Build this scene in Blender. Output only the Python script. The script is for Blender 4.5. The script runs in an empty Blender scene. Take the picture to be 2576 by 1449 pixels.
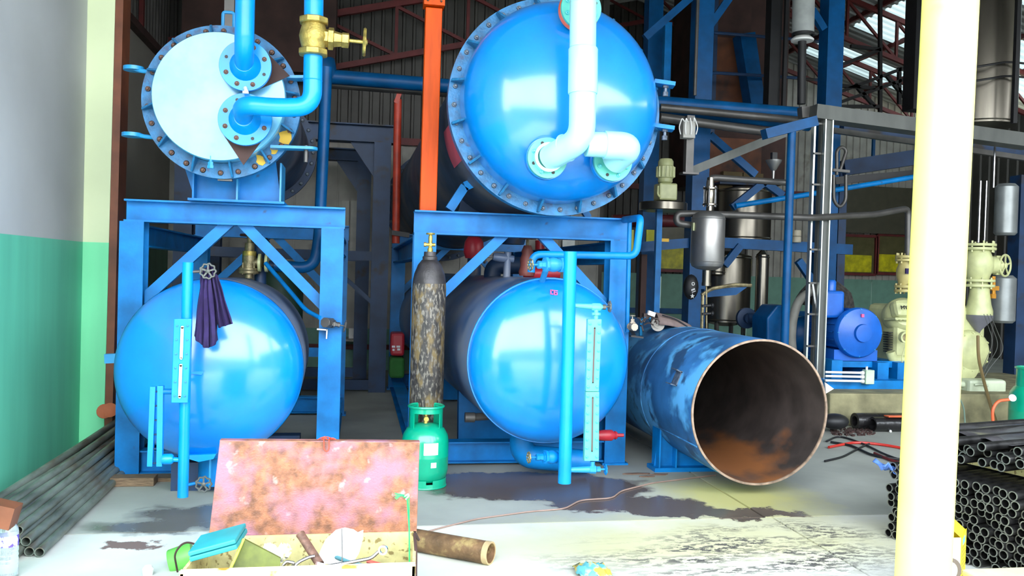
import bpy, math, random
from math import sin, cos, pi, atan, radians, sqrt
from mathutils import Vector as V, Matrix, Quaternion
random.seed(7)
S = bpy.context.scene
COL = S.collection

# ------------------------------------------------------------------ camera
FPX, CX, CY, EYE = 2150.0, 1288.0, 724.5, 1.45
yaw, pitch, roll = atan(388 / FPX), .016, .028
FW = V((sin(yaw) * cos(pitch), cos(yaw) * cos(pitch), -sin(pitch)))
R0 = V((cos(yaw), -sin(yaw), 0)); U0 = R0.cross(FW)
RT = cos(roll) * R0 + sin(roll) * U0; UP = -sin(roll) * R0 + cos(roll) * U0
cd = bpy.data.cameras.new('camera'); cam = bpy.data.objects.new('camera', cd); COL.objects.link(cam)
cd.sensor_width = 36; cd.lens = 36 * FPX / 2576; cd.clip_end = 200; cd.clip_start = .05
m = Matrix((RT, UP, -FW)).transposed().to_4x4(); m.translation = (0, 0, EYE)
cam.matrix_world = m
S.camera = cam

# ------------------------------------------------------------------ sky, light, exposure
w = bpy.data.worlds.new('sky'); S.world = w; w.use_nodes = True
nt = w.node_tree; bg = nt.nodes['Background']
gt = nt.nodes.new('ShaderNodeTexCoord'); sp = nt.nodes.new('ShaderNodeSeparateXYZ'); rp = nt.nodes.new('ShaderNodeValToRGB')
nz = nt.nodes.new('ShaderNodeTexNoise'); nz.inputs['Scale'].default_value = 2.2; nz.inputs['Detail'].default_value = 4
mm = nt.nodes.new('ShaderNodeMixRGB'); mm.blend_type = 'MULTIPLY'; mm.inputs[0].default_value = .35
nt.links.new(gt.outputs['Generated'], sp.inputs[0]); nt.links.new(sp.outputs['Z'], rp.inputs[0])
rp.color_ramp.elements[0].position = 0; rp.color_ramp.elements[0].color = (.93, .97, 1, 1)
rp.color_ramp.elements[1].position = .9; rp.color_ramp.elements[1].color = (.75, .87, 1, 1)
nt.links.new(gt.outputs['Generated'], nz.inputs['Vector'])
nt.links.new(rp.outputs[0], mm.inputs[1]); nt.links.new(nz.outputs['Fac'], mm.inputs[2]); nt.links.new(mm.outputs[0], bg.inputs[0])
bg.inputs[1].default_value = 2.6
vs = S.view_settings
vs.view_transform = 'Standard'; vs.look = 'None'; vs.gamma = 1; vs.use_curve_mapping = False
vs.exposure = 2.4
S.display_settings.display_device = 'sRGB'
S.cycles.max_bounces = 8; S.cycles.use_denoising = True

# ------------------------------------------------------------------ pixel helpers (real depths)
def ray(u, v): return FW + RT * ((u - CX) / FPX) + UP * ((CY - v) / FPX)
def at(u, v, y):
    d = ray(u, v); t = y / d.y; return V((d.x * t, y, EYE + d.z * t))
def gr(u, v, z=0.0):
    d = ray(u, v); t = (z - EYE) / d.z; return V((d.x * t, d.y * t, z))
def ax(u, v, x):
    d = ray(u, v); t = x / d.x; return V((x, d.y * t, EYE + d.z * t))

# ------------------------------------------------------------------ materials
MATS = {}
def mat(name, col, rough=.5, metal=0., var=.12, scale=6, bump=0., col2=None, thr=.62, soft=.05, s2=5., col3=None, thr3=.68, s3=30, spec=.5, coat=0., stretch=None, trans=0., alpha=1, emit=0):
    if name in MATS: return MATS[name]
    M = bpy.data.materials.new(name); M.use_nodes = True; n = M.node_tree; b = n.nodes['Principled BSDF']
    b.inputs['Roughness'].default_value = rough; b.inputs['Metallic'].default_value = metal
    b.inputs['Specular IOR Level'].default_value = spec; b.inputs['Coat Weight'].default_value = coat; b.inputs['Coat Roughness'].default_value = .16; b.inputs['Coat IOR'].default_value = 1.72
    b.inputs['Transmission Weight'].default_value = trans
    if emit: b.inputs['Emission Color'].default_value = (*col, 1); b.inputs['Emission Strength'].default_value = emit
    tc = n.nodes.new('ShaderNodeTexCoord'); vec = tc.outputs['Object']
    if stretch:
        mp = n.nodes.new('ShaderNodeMapping'); mp.inputs['Scale'].default_value = stretch; n.links.new(vec, mp.inputs[0]); vec = mp.outputs[0]
    def noise(sc, det=5):
        t = n.nodes.new('ShaderNodeTexNoise'); t.inputs['Scale'].default_value = sc; t.inputs['Detail'].default_value = det; n.links.new(vec, t.inputs['Vector']); return t.outputs['Fac']
    nz = noise(scale)
    mr = n.nodes.new('ShaderNodeMapRange'); mr.inputs['From Min'].default_value = .3; mr.inputs['From Max'].default_value = .7
    mr.inputs['To Min'].default_value = 1 - var * 1.6; mr.inputs['To Max'].default_value = 1 + var; n.links.new(nz, mr.inputs[0])
    mx = n.nodes.new('ShaderNodeMixRGB'); mx.blend_type = 'MULTIPLY'; mx.inputs[0].default_value = 1; mx.inputs[1].default_value = (*col, 1)
    n.links.new(mr.outputs[0], mx.inputs[2]); out = mx.outputs[0]
    for c, th, sc in ((col2, thr, s2), (col3, thr3, s3)):
        if c is None: continue
        f = n.nodes.new('ShaderNodeMapRange'); f.inputs['From Min'].default_value = th - soft; f.inputs['From Max'].default_value = th + soft
        n.links.new(noise(sc, 8), f.inputs[0]); m2 = n.nodes.new('ShaderNodeMixRGB'); n.links.new(f.outputs[0], m2.inputs[0])
        n.links.new(out, m2.inputs[1]); m2.inputs[2].default_value = (*c, 1); out = m2.outputs[0]
    n.links.new(out, b.inputs['Base Color'])
    if bump:
        bm = n.nodes.new('ShaderNodeBump'); bm.inputs['Strength'].default_value = bump; bm.inputs['Distance'].default_value = .01
        n.links.new(noise(scale * 5), bm.inputs['Height']); n.links.new(bm.outputs[0], b.inputs['Normal'])
    MATS[name] = M; return M
BLUE = mat('glossy blue paint', (0, .225, .72), .32, var=.08, scale=3, bump=.02, coat=.9, spec=.25)
BLUEB = mat('bright blue paint', (0, .27, .75), .32, var=.08, scale=4, coat=.1, spec=.35)
BLUES = mat('structural blue paint', (.0, .175, .50), .42, var=.22, scale=5, bump=.1, col2=(.03, .06, .12), thr=.74, s2=9, spec=.3)
BLUEF = mat('flange blue paint', (.012, .15, .34), .45, var=.3, scale=14, bump=.25, col2=(.03, .06, .14), thr=.66, s2=12)
BLUED = mat('shaded blue paint', (.0, .07, .215), .4, var=.2, scale=5, spec=.25)  # darker copy of the frame blue, interior shade put into the colour
BLUEN = mat('dark navy paint', (.010, .038, .105), .5, var=.25, scale=4, col2=(.022, .018, .016), thr=.62, s2=3)
BLUEL = mat('light blue paint', (.02, .26, .55), .38, var=.12, scale=7)
COVER = mat('pale blue cover plate paint', (.07, .36, .62), .35, var=.14, scale=3, bump=.05, coat=.5, col2=(.14, .46, .66), thr=.52, soft=.12, s2=3)
BOLT = mat('rusted bolt steel', (.16, .085, .06), .6, .4, var=.35, scale=40)
BOLTG = mat('grey bolt steel', (.13, .16, .20), .5, .5, var=.3, scale=40)
DUST = mat('dusty dark tank paint', (.045, .075, .13), .5, var=.35, scale=3, col2=(.16, .15, .15), thr=.58, soft=.15, s2=2.5)
DUSTG = mat('dusty blue grey shell', (.05, .11, .24), .38, var=.3, scale=3, col2=(.20, .21, .24), thr=.52, soft=.15, s2=2.0)
BRASS = mat('cast brass', (.50, .38, .10), .42, .75, var=.3, scale=18, bump=.3)
BRASSO = mat('old brass', (.30, .25, .14), .45, .7, var=.35, scale=25, bump=.3)
CREAM = mat('cream enamel', (.52, .54, .27), .35, var=.12, scale=8)
TURQ = mat('turquoise enamel', (.06, .48, .50), .35, var=.08, scale=6, coat=.3)
TURQW = mat('pale turquoise pipe enamel', (.38, .80, .82), .33, var=.05, scale=6, coat=.3)
TURQF = mat('pale mint enamel', (.10, .50, .42), .4, var=.1, scale=9)
ORANGE = mat('orange paint', (.66, .075, .0), .5, var=.15, scale=5, stretch=(4, 4, .5), spec=.25)
REDP = mat('red oxide paint', (.50, .045, .02), .45, var=.2, scale=8)
REDG = mat('salmon orange gasket', (.75, .13, .06), .5)
PINK = mat('pink primer patch', (.55, .09, .14), .5)
REDT = mat('dark red truss paint', (.13, .015, .015), .55, var=.2)
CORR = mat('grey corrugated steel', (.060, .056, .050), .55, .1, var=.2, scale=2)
ROOF = mat('grey roof sheet', (.30, .31, .30), .5, .1, var=.15, scale=1.5)
SKYL = mat('translucent roof light sheet', (.75, .8, .78), .6)
def translucent():
    n = SKYL.node_tree; o = n.nodes['Material Output']; t = n.nodes.new('ShaderNodeBsdfTranslucent'); t.inputs[0].default_value = (.30, .33, .32, 1); a = n.nodes.new('ShaderNodeAddShader')
    b = n.nodes['Principled BSDF']; b.inputs['Base Color'].default_value = (.2, .2, .2, 1); n.links.new(b.outputs[0], a.inputs[0]); n.links.new(t.outputs[0], a.inputs[1]); n.links.new(a.outputs[0], o.inputs[0])
    for l in list(b.inputs['Base Color'].links): n.links.remove(l)
translucent()
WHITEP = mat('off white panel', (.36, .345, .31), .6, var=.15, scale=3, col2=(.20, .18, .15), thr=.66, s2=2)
MINT = mat('mint dado paint', (.15, .31, .24), .6, var=.08)
GREY = mat('painted grey steel', (.10, .105, .098), .5, .3, var=.15, stretch=(1, 1, .3))
GREYP = mat('dull grey pipe', (.10, .095, .09), .42, .5, var=.15)
ALU = mat('bright aluminium', (.62, .66, .62), .28, .9, var=.08, stretch=(8, 8, .4))
STEEL = mat('stainless steel', (.22, .20, .165), .27, .95, var=.2, scale=2, stretch=(3, 3, .3))
STEELM = mat('matt stainless steel', (.36, .35, .34), .38, .85, var=.08)
CHROME = mat('polished tool steel', (.6, .6, .62), .2, .95, var=.2, scale=20)
BLACK = mat('black rubber', (.012, .012, .014), .5, var=.2)
BLACKP = mat('black tube steel', (.025, .024, .024), .42, .6, var=.5, scale=14, bump=.1)
RIM = mat('bright cut tube rim', (.30, .30, .26), .35, .8, var=.3, scale=30)
RUSTB = mat('rust brown casing', (.16, .05, .018), .7, var=.3, scale=3, col2=(.05, .025, .02), thr=.56, soft=.1, s2=2)
RUSTD = mat('dark rust brown', (.05, .022, .018), .75, var=.3, scale=3)
LID = mat('rusted lid with pink bloom', (.25, .098, .045), .6, .05, var=.35, scale=26, bump=.3, col2=(.27, .115, .15), thr=.53, soft=.10, s2=7, col3=(.50, .40, .36), thr3=.73, s3=16)
CREAMB = mat('chipped cream box paint', (.52, .46, .20), .6, var=.15, scale=20, bump=.1, col2=(.20, .15, .05), thr=.62, s2=38, soft=.03)
BOXRUST = mat('cream box paint with orange rust', (.70, .62, .34), .5, var=.08, col2=(.55, .22, .02), thr=.60, s2=9, soft=.04)
LPG = mat('green gas cylinder enamel', (.0, .34, .19), .28, var=.08, scale=6, coat=.4)
OXY = mat('scuffed black cylinder paint', (.045, .04, .038), .5, .1, var=.4, scale=12, stretch=(2, 2, .8), bump=.3, col2=(.17, .12, .05), thr=.55, s2=9, soft=.06, col3=(.20, .18, .15), thr3=.57, s3=34)
OXYT = mat('dark cylinder shoulder', (.045, .04, .042), .4, .2, var=.3, scale=14, bump=.2)
PURPLE = mat('purple cotton', (.022, .010, .075), .85, var=.2, scale=20, bump=.2)
WOOD = mat('weathered timber', (.20, .13, .075), .8, var=.3, scale=20, stretch=(1, 8, 8), bump=.3)
PIPEG = mat('dull galvanised pipe', (.22, .25, .21), .5, .4, var=.4, scale=14, bump=.15, stretch=(1, 1, .22), col2=(.13, .08, .05), thr=.58, s2=9, soft=.08)
PIPER = mat('scaly rusted pipe', (.20, .11, .05), .6, .2, var=.35, scale=12, bump=.4, col2=(.36, .25, .10), thr=.58, s2=14)
YEL = mat('pale yellow column paint', (.90, .86, .20), .4, var=.05, scale=5, col2=(.75, .62, .05), thr=.70, s2=3, soft=.08)
YELC = mat('yellow carton', (.85, .65, .02), .5, var=.04)
WHITE = mat('white plastic', (.75, .75, .73), .45, var=.03)
YCUR = mat('yellow translucent sheet', (.55, .50, .01), .4, var=.3, scale=6)
CONC = mat('old plinth concrete', (.24, .22, .12), .85, var=.3, scale=5, bump=.3)
INR = mat('inner rust bore', (.055, .042, .038), .6, .1, var=.3, scale=5, bump=.1)
TEALP = mat('green plastic', (.12, .42, .07), .4)
CASE = mat('teal tool case', (.012, .22, .25), .5, var=.15)
GFOAM = mat('olive green board', (.10, .12, .015), .7, var=.3, scale=14)
LIMEE = mat('lime board edge', (.6, .75, .08), .6)
LEATH = mat('grey brown leather', (.17, .12, .11), .75, var=.2, scale=14, bump=.2)
TWINE = mat('green plastic twine', (.02, .75, .12), .4)
REDH = mat('red rubber hose', (.55, .03, .02), .4)
ORH = mat('orange rubber hose', (.75, .12, .04), .4)
GLASS = mat('gauge glass', (.80, .72, .68), .15, .2)
DARKG = mat('dark gauge slot', (.10, .06, .06), .3)
LBL = mat('faded white label', (.72, .70, .72), .5, var=.1)
BRICK = mat('orange clay', (.50, .14, .06), .8)
HOSEG = mat('grey ribbed hose', (.24, .23, .20), .6)
VIOLETB = mat('blue cloth scrap', (.10, .22, .65), .7)
JERRY = mat('translucent jerrycan plastic', (.50, .56, .40), .4)
INK = mat('black stencil ink', (.01, .015, .01), .6)
REDPAINT = mat('red valve paint', (.42, .02, .035), .4)

# wall paint: grey upper, mint lower
def wallmat(name, top, low, z, z0=0.):
    M = mat(name, top, .6, var=.06, scale=1.2); n = M.node_tree; b = n.nodes['Principled BSDF']
    g = n.nodes.new('ShaderNodeNewGeometry'); s = n.nodes.new('ShaderNodeSeparateXYZ'); n.links.new(g.outputs['Position'], s.inputs[0])
    c = n.nodes.new('ShaderNodeMath'); c.operation = 'LESS_THAN'; n.links.new(s.outputs['Z'], c.inputs[0]); c.inputs[1].default_value = z
    o = b.inputs['Base Color'].links[0].from_socket
    mx = n.nodes.new('ShaderNodeMixRGB'); n.links.new(c.outputs[0], mx.inputs[0]); n.links.new(o, mx.inputs[1])
    t = n.nodes.new('ShaderNodeTexNoise'); t.inputs['Scale'].default_value = 2; mp = n.nodes.new('ShaderNodeMapping'); mp.inputs['Scale'].default_value = (3, 3, .35)
    n.links.new(g.outputs['Position'], mp.inputs[0]); n.links.new(mp.outputs[0], t.inputs['Vector'])
    m3 = n.nodes.new('ShaderNodeMixRGB'); m3.inputs[1].default_value = (*[k * .8 for k in low], 1); m3.inputs[2].default_value = (*[min(1, k * 1.2) for k in low], 1); n.links.new(t.outputs['Fac'], m3.inputs[0])
    n.links.new(m3.outputs[0], mx.inputs[2]); n.links.new(mx.outputs[0], b.inputs['Base Color']); return M
WALLO = wallmat('two tone wall paint', (.50, .52, .53), (.13, .58, .40), 1.61)
WALLP = wallmat('two tone pilaster paint', (.72, .80, .50), (.22, .80, .42), 1.61)
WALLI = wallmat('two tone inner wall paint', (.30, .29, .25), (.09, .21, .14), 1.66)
TRIMB = mat('brown steel edge', (.20, .06, .025), .5, var=.2)

# concrete floor with oil and water stains that have shapes of their own
def floormat(name, base):
    M = mat(name, base, .75, var=.16, scale=1.3, bump=.15); n = M.node_tree; b = n.nodes['Principled BSDF']
    g = n.nodes.new('ShaderNodeNewGeometry'); L = n.links
    dn = n.nodes.new('ShaderNodeTexNoise'); dn.inputs['Scale'].default_value = 3.2; dn.inputs['Detail'].default_value = 7; dn.inputs['Roughness'].default_value = .65; L.new(g.outputs['Position'], dn.inputs['Vector'])
    sub = n.nodes.new('ShaderNodeVectorMath'); sub.operation = 'SUBTRACT'; L.new(dn.outputs['Color'], sub.inputs[0]); sub.inputs[1].default_value = (.5, .5, .5)
    scl = n.nodes.new('ShaderNodeVectorMath'); scl.operation = 'SCALE'; L.new(sub.outputs[0], scl.inputs[0]); scl.inputs['Scale'].default_value = .55
    add = n.nodes.new('ShaderNodeVectorMath'); L.new(g.outputs['Position'], add.inputs[0]); L.new(scl.outputs[0], add.inputs[1])
    def blob(x, y, rx, ry, rot=0, soft=.06, p=None):
        mp = n.nodes.new('ShaderNodeMapping'); mp.vector_type = 'TEXTURE'; mp.inputs['Location'].default_value = (x, y, 0); mp.inputs['Rotation'].default_value = (0, 0, rot); mp.inputs['Scale'].default_value = (rx, ry, 1e3)
        L.new((p or add).outputs[0], mp.inputs[0]); ln = n.nodes.new('ShaderNodeVectorMath'); ln.operation = 'LENGTH'; L.new(mp.outputs[0], ln.inputs[0])
        r = n.nodes.new('ShaderNodeMapRange'); r.inputs['From Min'].default_value = 1 - soft; r.inputs['From Max'].default_value = 1 + soft; r.inputs['To Min'].default_value = 1; r.inputs['To Max'].default_value = 0
        L.new(ln.outputs['Value'], r.inputs[0]); return r.outputs[0]
    def mx2(a, bb, op='MAXIMUM'):
        q = n.nodes.new('ShaderNodeMath'); q.operation = op; L.new(a, q.inputs[0]); L.new(bb, q.inputs[1]); return q.outputs[0]
    out = b.inputs['Base Color'].links[0].from_socket
    def over(f, c, amt=1.):
        nonlocal out
        k = n.nodes.new('ShaderNodeMath'); k.operation = 'MULTIPLY'; L.new(f, k.inputs[0]); k.inputs[1].default_value = amt
        q = n.nodes.new('ShaderNodeMixRGB'); L.new(k.outputs[0], q.inputs[0]); L.new(out, q.inputs[1]); q.inputs[2].default_value = (*c, 1); out = q.outputs[0]
    # dry yellow cement dust
    over(blob(2.55, 5.35, .45, .5, 0, .5), (.46, .42, .12), .8)
    over(blob(2.0, 4.45, 1.3, .42, 0, .5), (.50, .46, .20), .7)
    wet = None
    for a in ((1.25, 5.72, .78, .36, 0), (1.75, 5.25, .62, .24, -.35), (2.25, 4.97, .55, .12, -.12), (.95, 5.95, .5, .22, .1)):
        q = blob(*a); wet = q if wet is None else mx2(wet, q)
    over(wet, (.085, .06, .055), .93)
    wl = mx2(blob(-.78, 5.25, .5, .2, .1, .15), blob(-1.0, 5.0, .45, .12, 0, .3)); over(wl, (.10, .09, .085), .8)
    over(blob(-1.1, 4.66, .14, .07, 0, .1), (.13, .06, .05), .9)
    # black speckled oil crust on the apron
    vo = n.nodes.new('ShaderNodeTexNoise'); vo.inputs['Scale'].default_value = 30; vo.inputs['Detail'].default_value = 5; vo.inputs['Roughness'].default_value = .7
    mp = n.nodes.new('ShaderNodeMapping'); mp.inputs['Scale'].default_value = (.42, 1, 1); L.new(g.outputs['Position'], mp.inputs[0]); L.new(mp.outputs[0], vo.inputs['Vector'])
    r = n.nodes.new('ShaderNodeMapRange'); r.inputs['From Min'].default_value = .49; r.inputs['From Max'].default_value = .52; L.new(vo.outputs['Fac'], r.inputs[0])
    big = n.nodes.new('ShaderNodeTexNoise'); big.inputs['Scale'].default_value = 3.5; big.inputs['Detail'].default_value = 4; mq = n.nodes.new('ShaderNodeMapping'); mq.inputs['Scale'].default_value = (.5, 1.6, 1); L.new(g.outputs['Position'], mq.inputs[0]); L.new(mq.outputs[0], big.inputs['Vector'])
    rb_ = n.nodes.new('ShaderNodeMapRange'); rb_.inputs['From Min'].default_value = .40; rb_.inputs['From Max'].default_value = .55; L.new(big.outputs['Fac'], rb_.inputs[0])
    ar = mx2(mx2(blob(2.05, 4.2, .85, .36, 0, .5), blob(2.5, 4.5, .6, .22, 0, .4)), rb_.outputs[0], 'MULTIPLY'); sm_ = mx2(r.outputs[0], ar, 'MULTIPLY'); over(sm_, (.05, .045, .05), .95)
    L.new(out, b.inputs['Base Color'])
    w2 = mx2(wet, wl); rr = n.nodes.new('ShaderNodeMapRange'); rr.inputs['To Min'].default_value = .75; rr.inputs['To Max'].default_value = .22; L.new(w2, rr.inputs[0]); L.new(rr.outputs[0], b.inputs['Roughness'])
    return M
def bore_rust():
    n = INR.node_tree; b = n.nodes['Principled BSDF']; L = n.links; g = n.nodes.new('ShaderNodeNewGeometry'); sx = n.nodes.new('ShaderNodeSeparateXYZ'); L.new(g.outputs['Position'], sx.inputs[0])
    mr = n.nodes.new('ShaderNodeMapRange'); mr.inputs['From Min'].default_value = .05; mr.inputs['From Max'].default_value = .50; mr.inputs['To Min'].default_value = .28; mr.inputs['To Max'].default_value = -.12; L.new(sx.outputs['Z'], mr.inputs[0])
    t = n.nodes.new('ShaderNodeTexNoise'); t.inputs['Scale'].default_value = 2.6; t.inputs['Detail'].default_value = 7; mp = n.nodes.new('ShaderNodeMapping'); mp.inputs['Scale'].default_value = (1, .5, 1); L.new(g.outputs['Position'], mp.inputs[0]); L.new(mp.outputs[0], t.inputs['Vector'])
    a = n.nodes.new('ShaderNodeMath'); L.new(mr.outputs[0], a.inputs[0]); L.new(t.outputs['Fac'], a.inputs[1])
    q = n.nodes.new('ShaderNodeMapRange'); q.inputs['From Min'].default_value = .58; q.inputs['From Max'].default_value = .74; L.new(a.outputs[0], q.inputs[0])
    mx = n.nodes.new('ShaderNodeMixRGB'); L.new(q.outputs[0], mx.inputs[0]); L.new(b.inputs['Base Color'].links[0].from_socket, mx.inputs[1]); mx.inputs[2].default_value = (.26, .095, .03, 1); L.new(mx.outputs[0], b.inputs['Base Color'])
bore_rust()
FLOORI = floormat('hall concrete', (.34, .35, .31))
FLOORA = floormat('apron concrete', (.64, .64, .59))

# ------------------------------------------------------------------ mesh builder
def frame(axis, up=None):
    a = V(axis).normalized(); u = V(up) if up else (V((0, 0, 1)) if abs(a.z) < .9 else V((0, 1, 0)))
    x = u.cross(a).normalized(); y = a.cross(x).normalized(); return x, y, a
class MB:
    def __init__(s): s.v = []; s.f = []
    def add(s, vs, fs):
        o = len(s.v); s.v += [V(q) for q in vs]; s.f += [[i + o for i in f] for f in fs]; return s
    def box(s, c, d, R=None):
        c = V(c); h = [k / 2 for k in d]
        vs = [V((x * h[0], y * h[1], z * h[2])) for x in (-1, 1) for y in (-1, 1) for z in (-1, 1)]
        if R: vs = [R @ q for q in vs]
        return s.add([c + q for q in vs], [(0, 1, 3, 2), (4, 6, 7, 5), (0, 4, 5, 1), (2, 3, 7, 6), (0, 2, 6, 4), (1, 5, 7, 3)])
    def span(s, a, b): a = V(a); b = V(b); return s.box((a + b) / 2, [abs(k) for k in (b - a)])
    def bar(s, p, q, w, h, up=None):
        p = V(p); q = V(q); x, y, a = frame(q - p, up)
        vs = [e + x * (i * w / 2) + y * (j * h / 2) for e in (p, q) for i, j in ((-1, -1), (1, -1), (1, 1), (-1, 1))]
        return s.add(vs, [(0, 3, 2, 1), (4, 5, 6, 7), (0, 1, 5, 4), (1, 2, 6, 5), (2, 3, 7, 6), (3, 0, 4, 7)])
    def ib(s, p, q, w, h, t=.012, up=None):     # I section: flanges across x, web along y
        p = V(p); q = V(q); x, y, a = frame(q - p, up)
        for k in (-1, 1): s.bar(p + y * k * (h - t) / 2, q + y * k * (h - t) / 2, w, t, up)
        return s.bar(p, q, t, h - 2 * t, up)
    def ch(s, p, q, w, h, t=.012, side=1, up=None):   # channel: web at +x*side
        p = V(p); q = V(q); x, y, a = frame(q - p, up)
        for k in (-1, 1): s.bar(p + y * k * (h - t) / 2, q + y * k * (h - t) / 2, w, t, up)
        o = x * side * (w - t) / 2; return s.bar(p + o, q + o, t, h - 2 * t, up)
    def lathe(s, prof, o=(0, 0, 0), axis=(0, 0, 1), n=24, up=None, close=False):
        x, y, a = frame(axis, up); o = V(o); b = len(s.v)
        for r, t in prof:
            for i in range(n):
                g = 2 * pi * (i + .5) / n; s.v.append(o + a * t + (x * cos(g) + y * sin(g)) * max(r, 1e-5))
        k = len(prof); rng = range(k) if close else range(k - 1)
        for j in rng:
            for i in range(n):
                i2 = (i + 1) % n; j2 = (j + 1) % k; s.f.append([b + j * n + i, b + j * n + i2, b + j2 * n + i2, b + j2 * n + i])
        if not close:
            s.f.append([b + i for i in range(n)][::-1]); s.f.append([b + (k - 1) * n + i for i in range(n)])
        return s
    def cyl(s, p, q, r, n=20, r2=None):
        p = V(p); q = V(q); L = (q - p).length; return s.lathe([(r, 0), (r2 or r, L)], p, q - p, n)
    def ring(s, o, axis, ro, ri, t, n=32):   # tube / annulus from o along axis
        return s.lathe([(ri, 0), (ro, 0), (ro, t), (ri, t)], o, axis, n, close=True)
    def torus(s, o, axis, R, r, n=28, k=8):
        return s.lathe([(R + r * cos(2 * pi * i / k), r * sin(2 * pi * i / k)) for i in range(k)], o, axis, n, close=True)
    def path(s, pts, bend=0., seg=6):
        pts = [V(p) for p in pts]
        if bend <= 0 or len(pts) < 3: return pts
        out = [pts[0]]
        for a, b, c in zip(pts, pts[1:], pts[2:]):
            d1 = (a - b); d2 = (c - b); k = min(bend, d1.length * .49, d2.length * .49); p = b + d1.normalized() * k; q = b + d2.normalized() * k
            for i in range(seg + 1):
                t = i / seg; out.append(p * (1 - t) ** 2 + b * 2 * t * (1 - t) + q * t * t)
        return out + [pts[-1]]
    def tube(s, pts, r, n=14, bend=0., caps=True, flat=None, seg=6):
        P = s.path(pts, bend, seg); b = len(s.v); prev = None
        for i, p in enumerate(P):
            t = (P[min(i + 1, len(P) - 1)] - P[max(i - 1, 0)]).normalized()
            if prev is None: x, y, _ = frame(t)
            else:
                x = (prev - t * prev.dot(t)).normalized(); y = t.cross(x)
            prev = x; rr = r[i] if isinstance(r, (list, tuple)) else r
            for j in range(n):
                g = 2 * pi * j / n; s.v.append(p + x * cos(g) * rr + y * sin(g) * rr * (flat or 1))
        for i in range(len(P) - 1):
            for j in range(n):
                j2 = (j + 1) % n; s.f.append([b + i * n + j, b + i * n + j2, b + (i + 1) * n + j2, b + (i + 1) * n + j])
        if caps: s.f.append([b + j for j in range(n)][::-1]); s.f.append([b + (len(P) - 1) * n + j for j in range(n)])
        return s
    def poly(s, pts, th):   # flat outline extruded by vector th
        pts = [V(p) for p in pts]; th = V(th); n = len(pts); b = len(s.v); s.v += pts + [p + th for p in pts]
        s.f.append([b + i for i in range(n)][::-1]); s.f.append([b + n + i for i in range(n)])
        for i in range(n): j = (i + 1) % n; s.f.append([b + i, b + j, b + n + j, b + n + i])
        return s
    def sphere(s, c, r, n=16, sq=(1, 1, 1)):
        pr = [(sin(pi * i / 8), -cos(pi * i / 8)) for i in range(9)]; b = len(s.v); s.lathe(pr, (0, 0, 0), (0, 0, 1), n)
        for i in range(b, len(s.v)): q = s.v[i]; s.v[i] = V(c) + V((q.x * r * sq[0], q.y * r * sq[1], q.z * r * sq[2]))
        return s
W = {}
def finish(name, me_v, faces, mt, parent, loc, smooth=True, ang=38):
    me = bpy.data.meshes.new(name); me.from_pydata([tuple(q - loc) for q in me_v], [], faces); me.validate()
    if smooth:
        me.polygons.foreach_set('use_smooth', [True] * len(me.polygons)); me.set_sharp_from_angle(angle=radians(ang))
    import bmesh
    bm = bmesh.new(); bm.from_mesh(me); bmesh.ops.recalc_face_normals(bm, faces=bm.faces); bm.to_mesh(me); bm.free()
    me.materials.append(mt); o = bpy.data.objects.new(name, me); COL.objects.link(o)
    if parent: o.parent = parent; o.location = loc - W[parent]
    else: o.location = loc
    W[o] = loc.copy(); return o
def bb(vs):
    lo = V([min(q[i] for q in vs) for i in range(3)]); hi = V([max(q[i] for q in vs) for i in range(3)]); return lo, hi
def part(name, mb, mt, parent, label=None, bev=0, **k):
    lo, hi = bb(mb.v); o = finish(name, mb.v, mb.f, mt, parent, (lo + hi) / 2, **k)
    if label: o['label'] = label
    if bev: bevel(o, bev)
    return o
def bevel(o, w):
    b = o.modifiers.new('edge', 'BEVEL'); b.width = w; b.segments = 2; b.limit_method = 'ANGLE'; b.harden_normals = False
def tag(o, label, cat, group=None):
    o['label'] = label; o['category'] = cat
    if group: o['group'] = group
    return o
def one(name, mb, mt, label, cat, group=None, bev=0, **k):
    lo, hi = bb(mb.v); o = finish(name, mb.v, mb.f, mt, None, V(((lo.x + hi.x) / 2, (lo.y + hi.y) / 2, lo.z)), **k)
    if bev: bevel(o, bev)
    return tag(o, label, cat, group)
def thing(name, label, cat, loc, group=None):
    o = bpy.data.objects.new(name, None); COL.objects.link(o); o.location = V(loc); o.empty_display_size = .1; W[o] = V(loc)
    return tag(o, label, cat, group)
def struct(name, mb, mt, **k):
    lo, hi = bb(mb.v); o = finish(name, mb.v, mb.f, mt, None, (lo + hi) / 2, **k); o['kind'] = 'structure'; return o
def sroot(name, loc=(0, 0, 0)):
    o = bpy.data.objects.new(name, None); COL.objects.link(o); o.location = V(loc); W[o] = V(loc); o['kind'] = 'structure'; return o
def put(name, mesh_obj, parent, loc, axis=(0, 0, 1), rot=0, scale=1):   # a copy sharing mesh data
    o = mesh_obj.copy() if mesh_obj.name in COL.objects else bpy.data.objects.new(name, mesh_obj.data)
    COL.objects.link(o) if o.name not in COL.objects else None
    o.name = name; o.parent = parent; o.location = V(loc) - (W[parent] if parent else V((0, 0, 0)))
    q = V((0, 0, 1)).rotation_difference(V(axis)); o.rotation_mode = 'QUATERNION'; o.rotation_quaternion = q @ Quaternion((0, 0, 1), rot)
    o.scale = (scale,) * 3; W[o] = V(loc); return o
def mesh_only(name, mb, mt, ang=38):
    me = bpy.data.meshes.new(name); me.from_pydata([tuple(q) for q in mb.v], [], mb.f)
    me.polygons.foreach_set('use_smooth', [True] * len(me.polygons)); me.set_sharp_from_angle(angle=radians(ang)); me.materials.append(mt); return me
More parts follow.
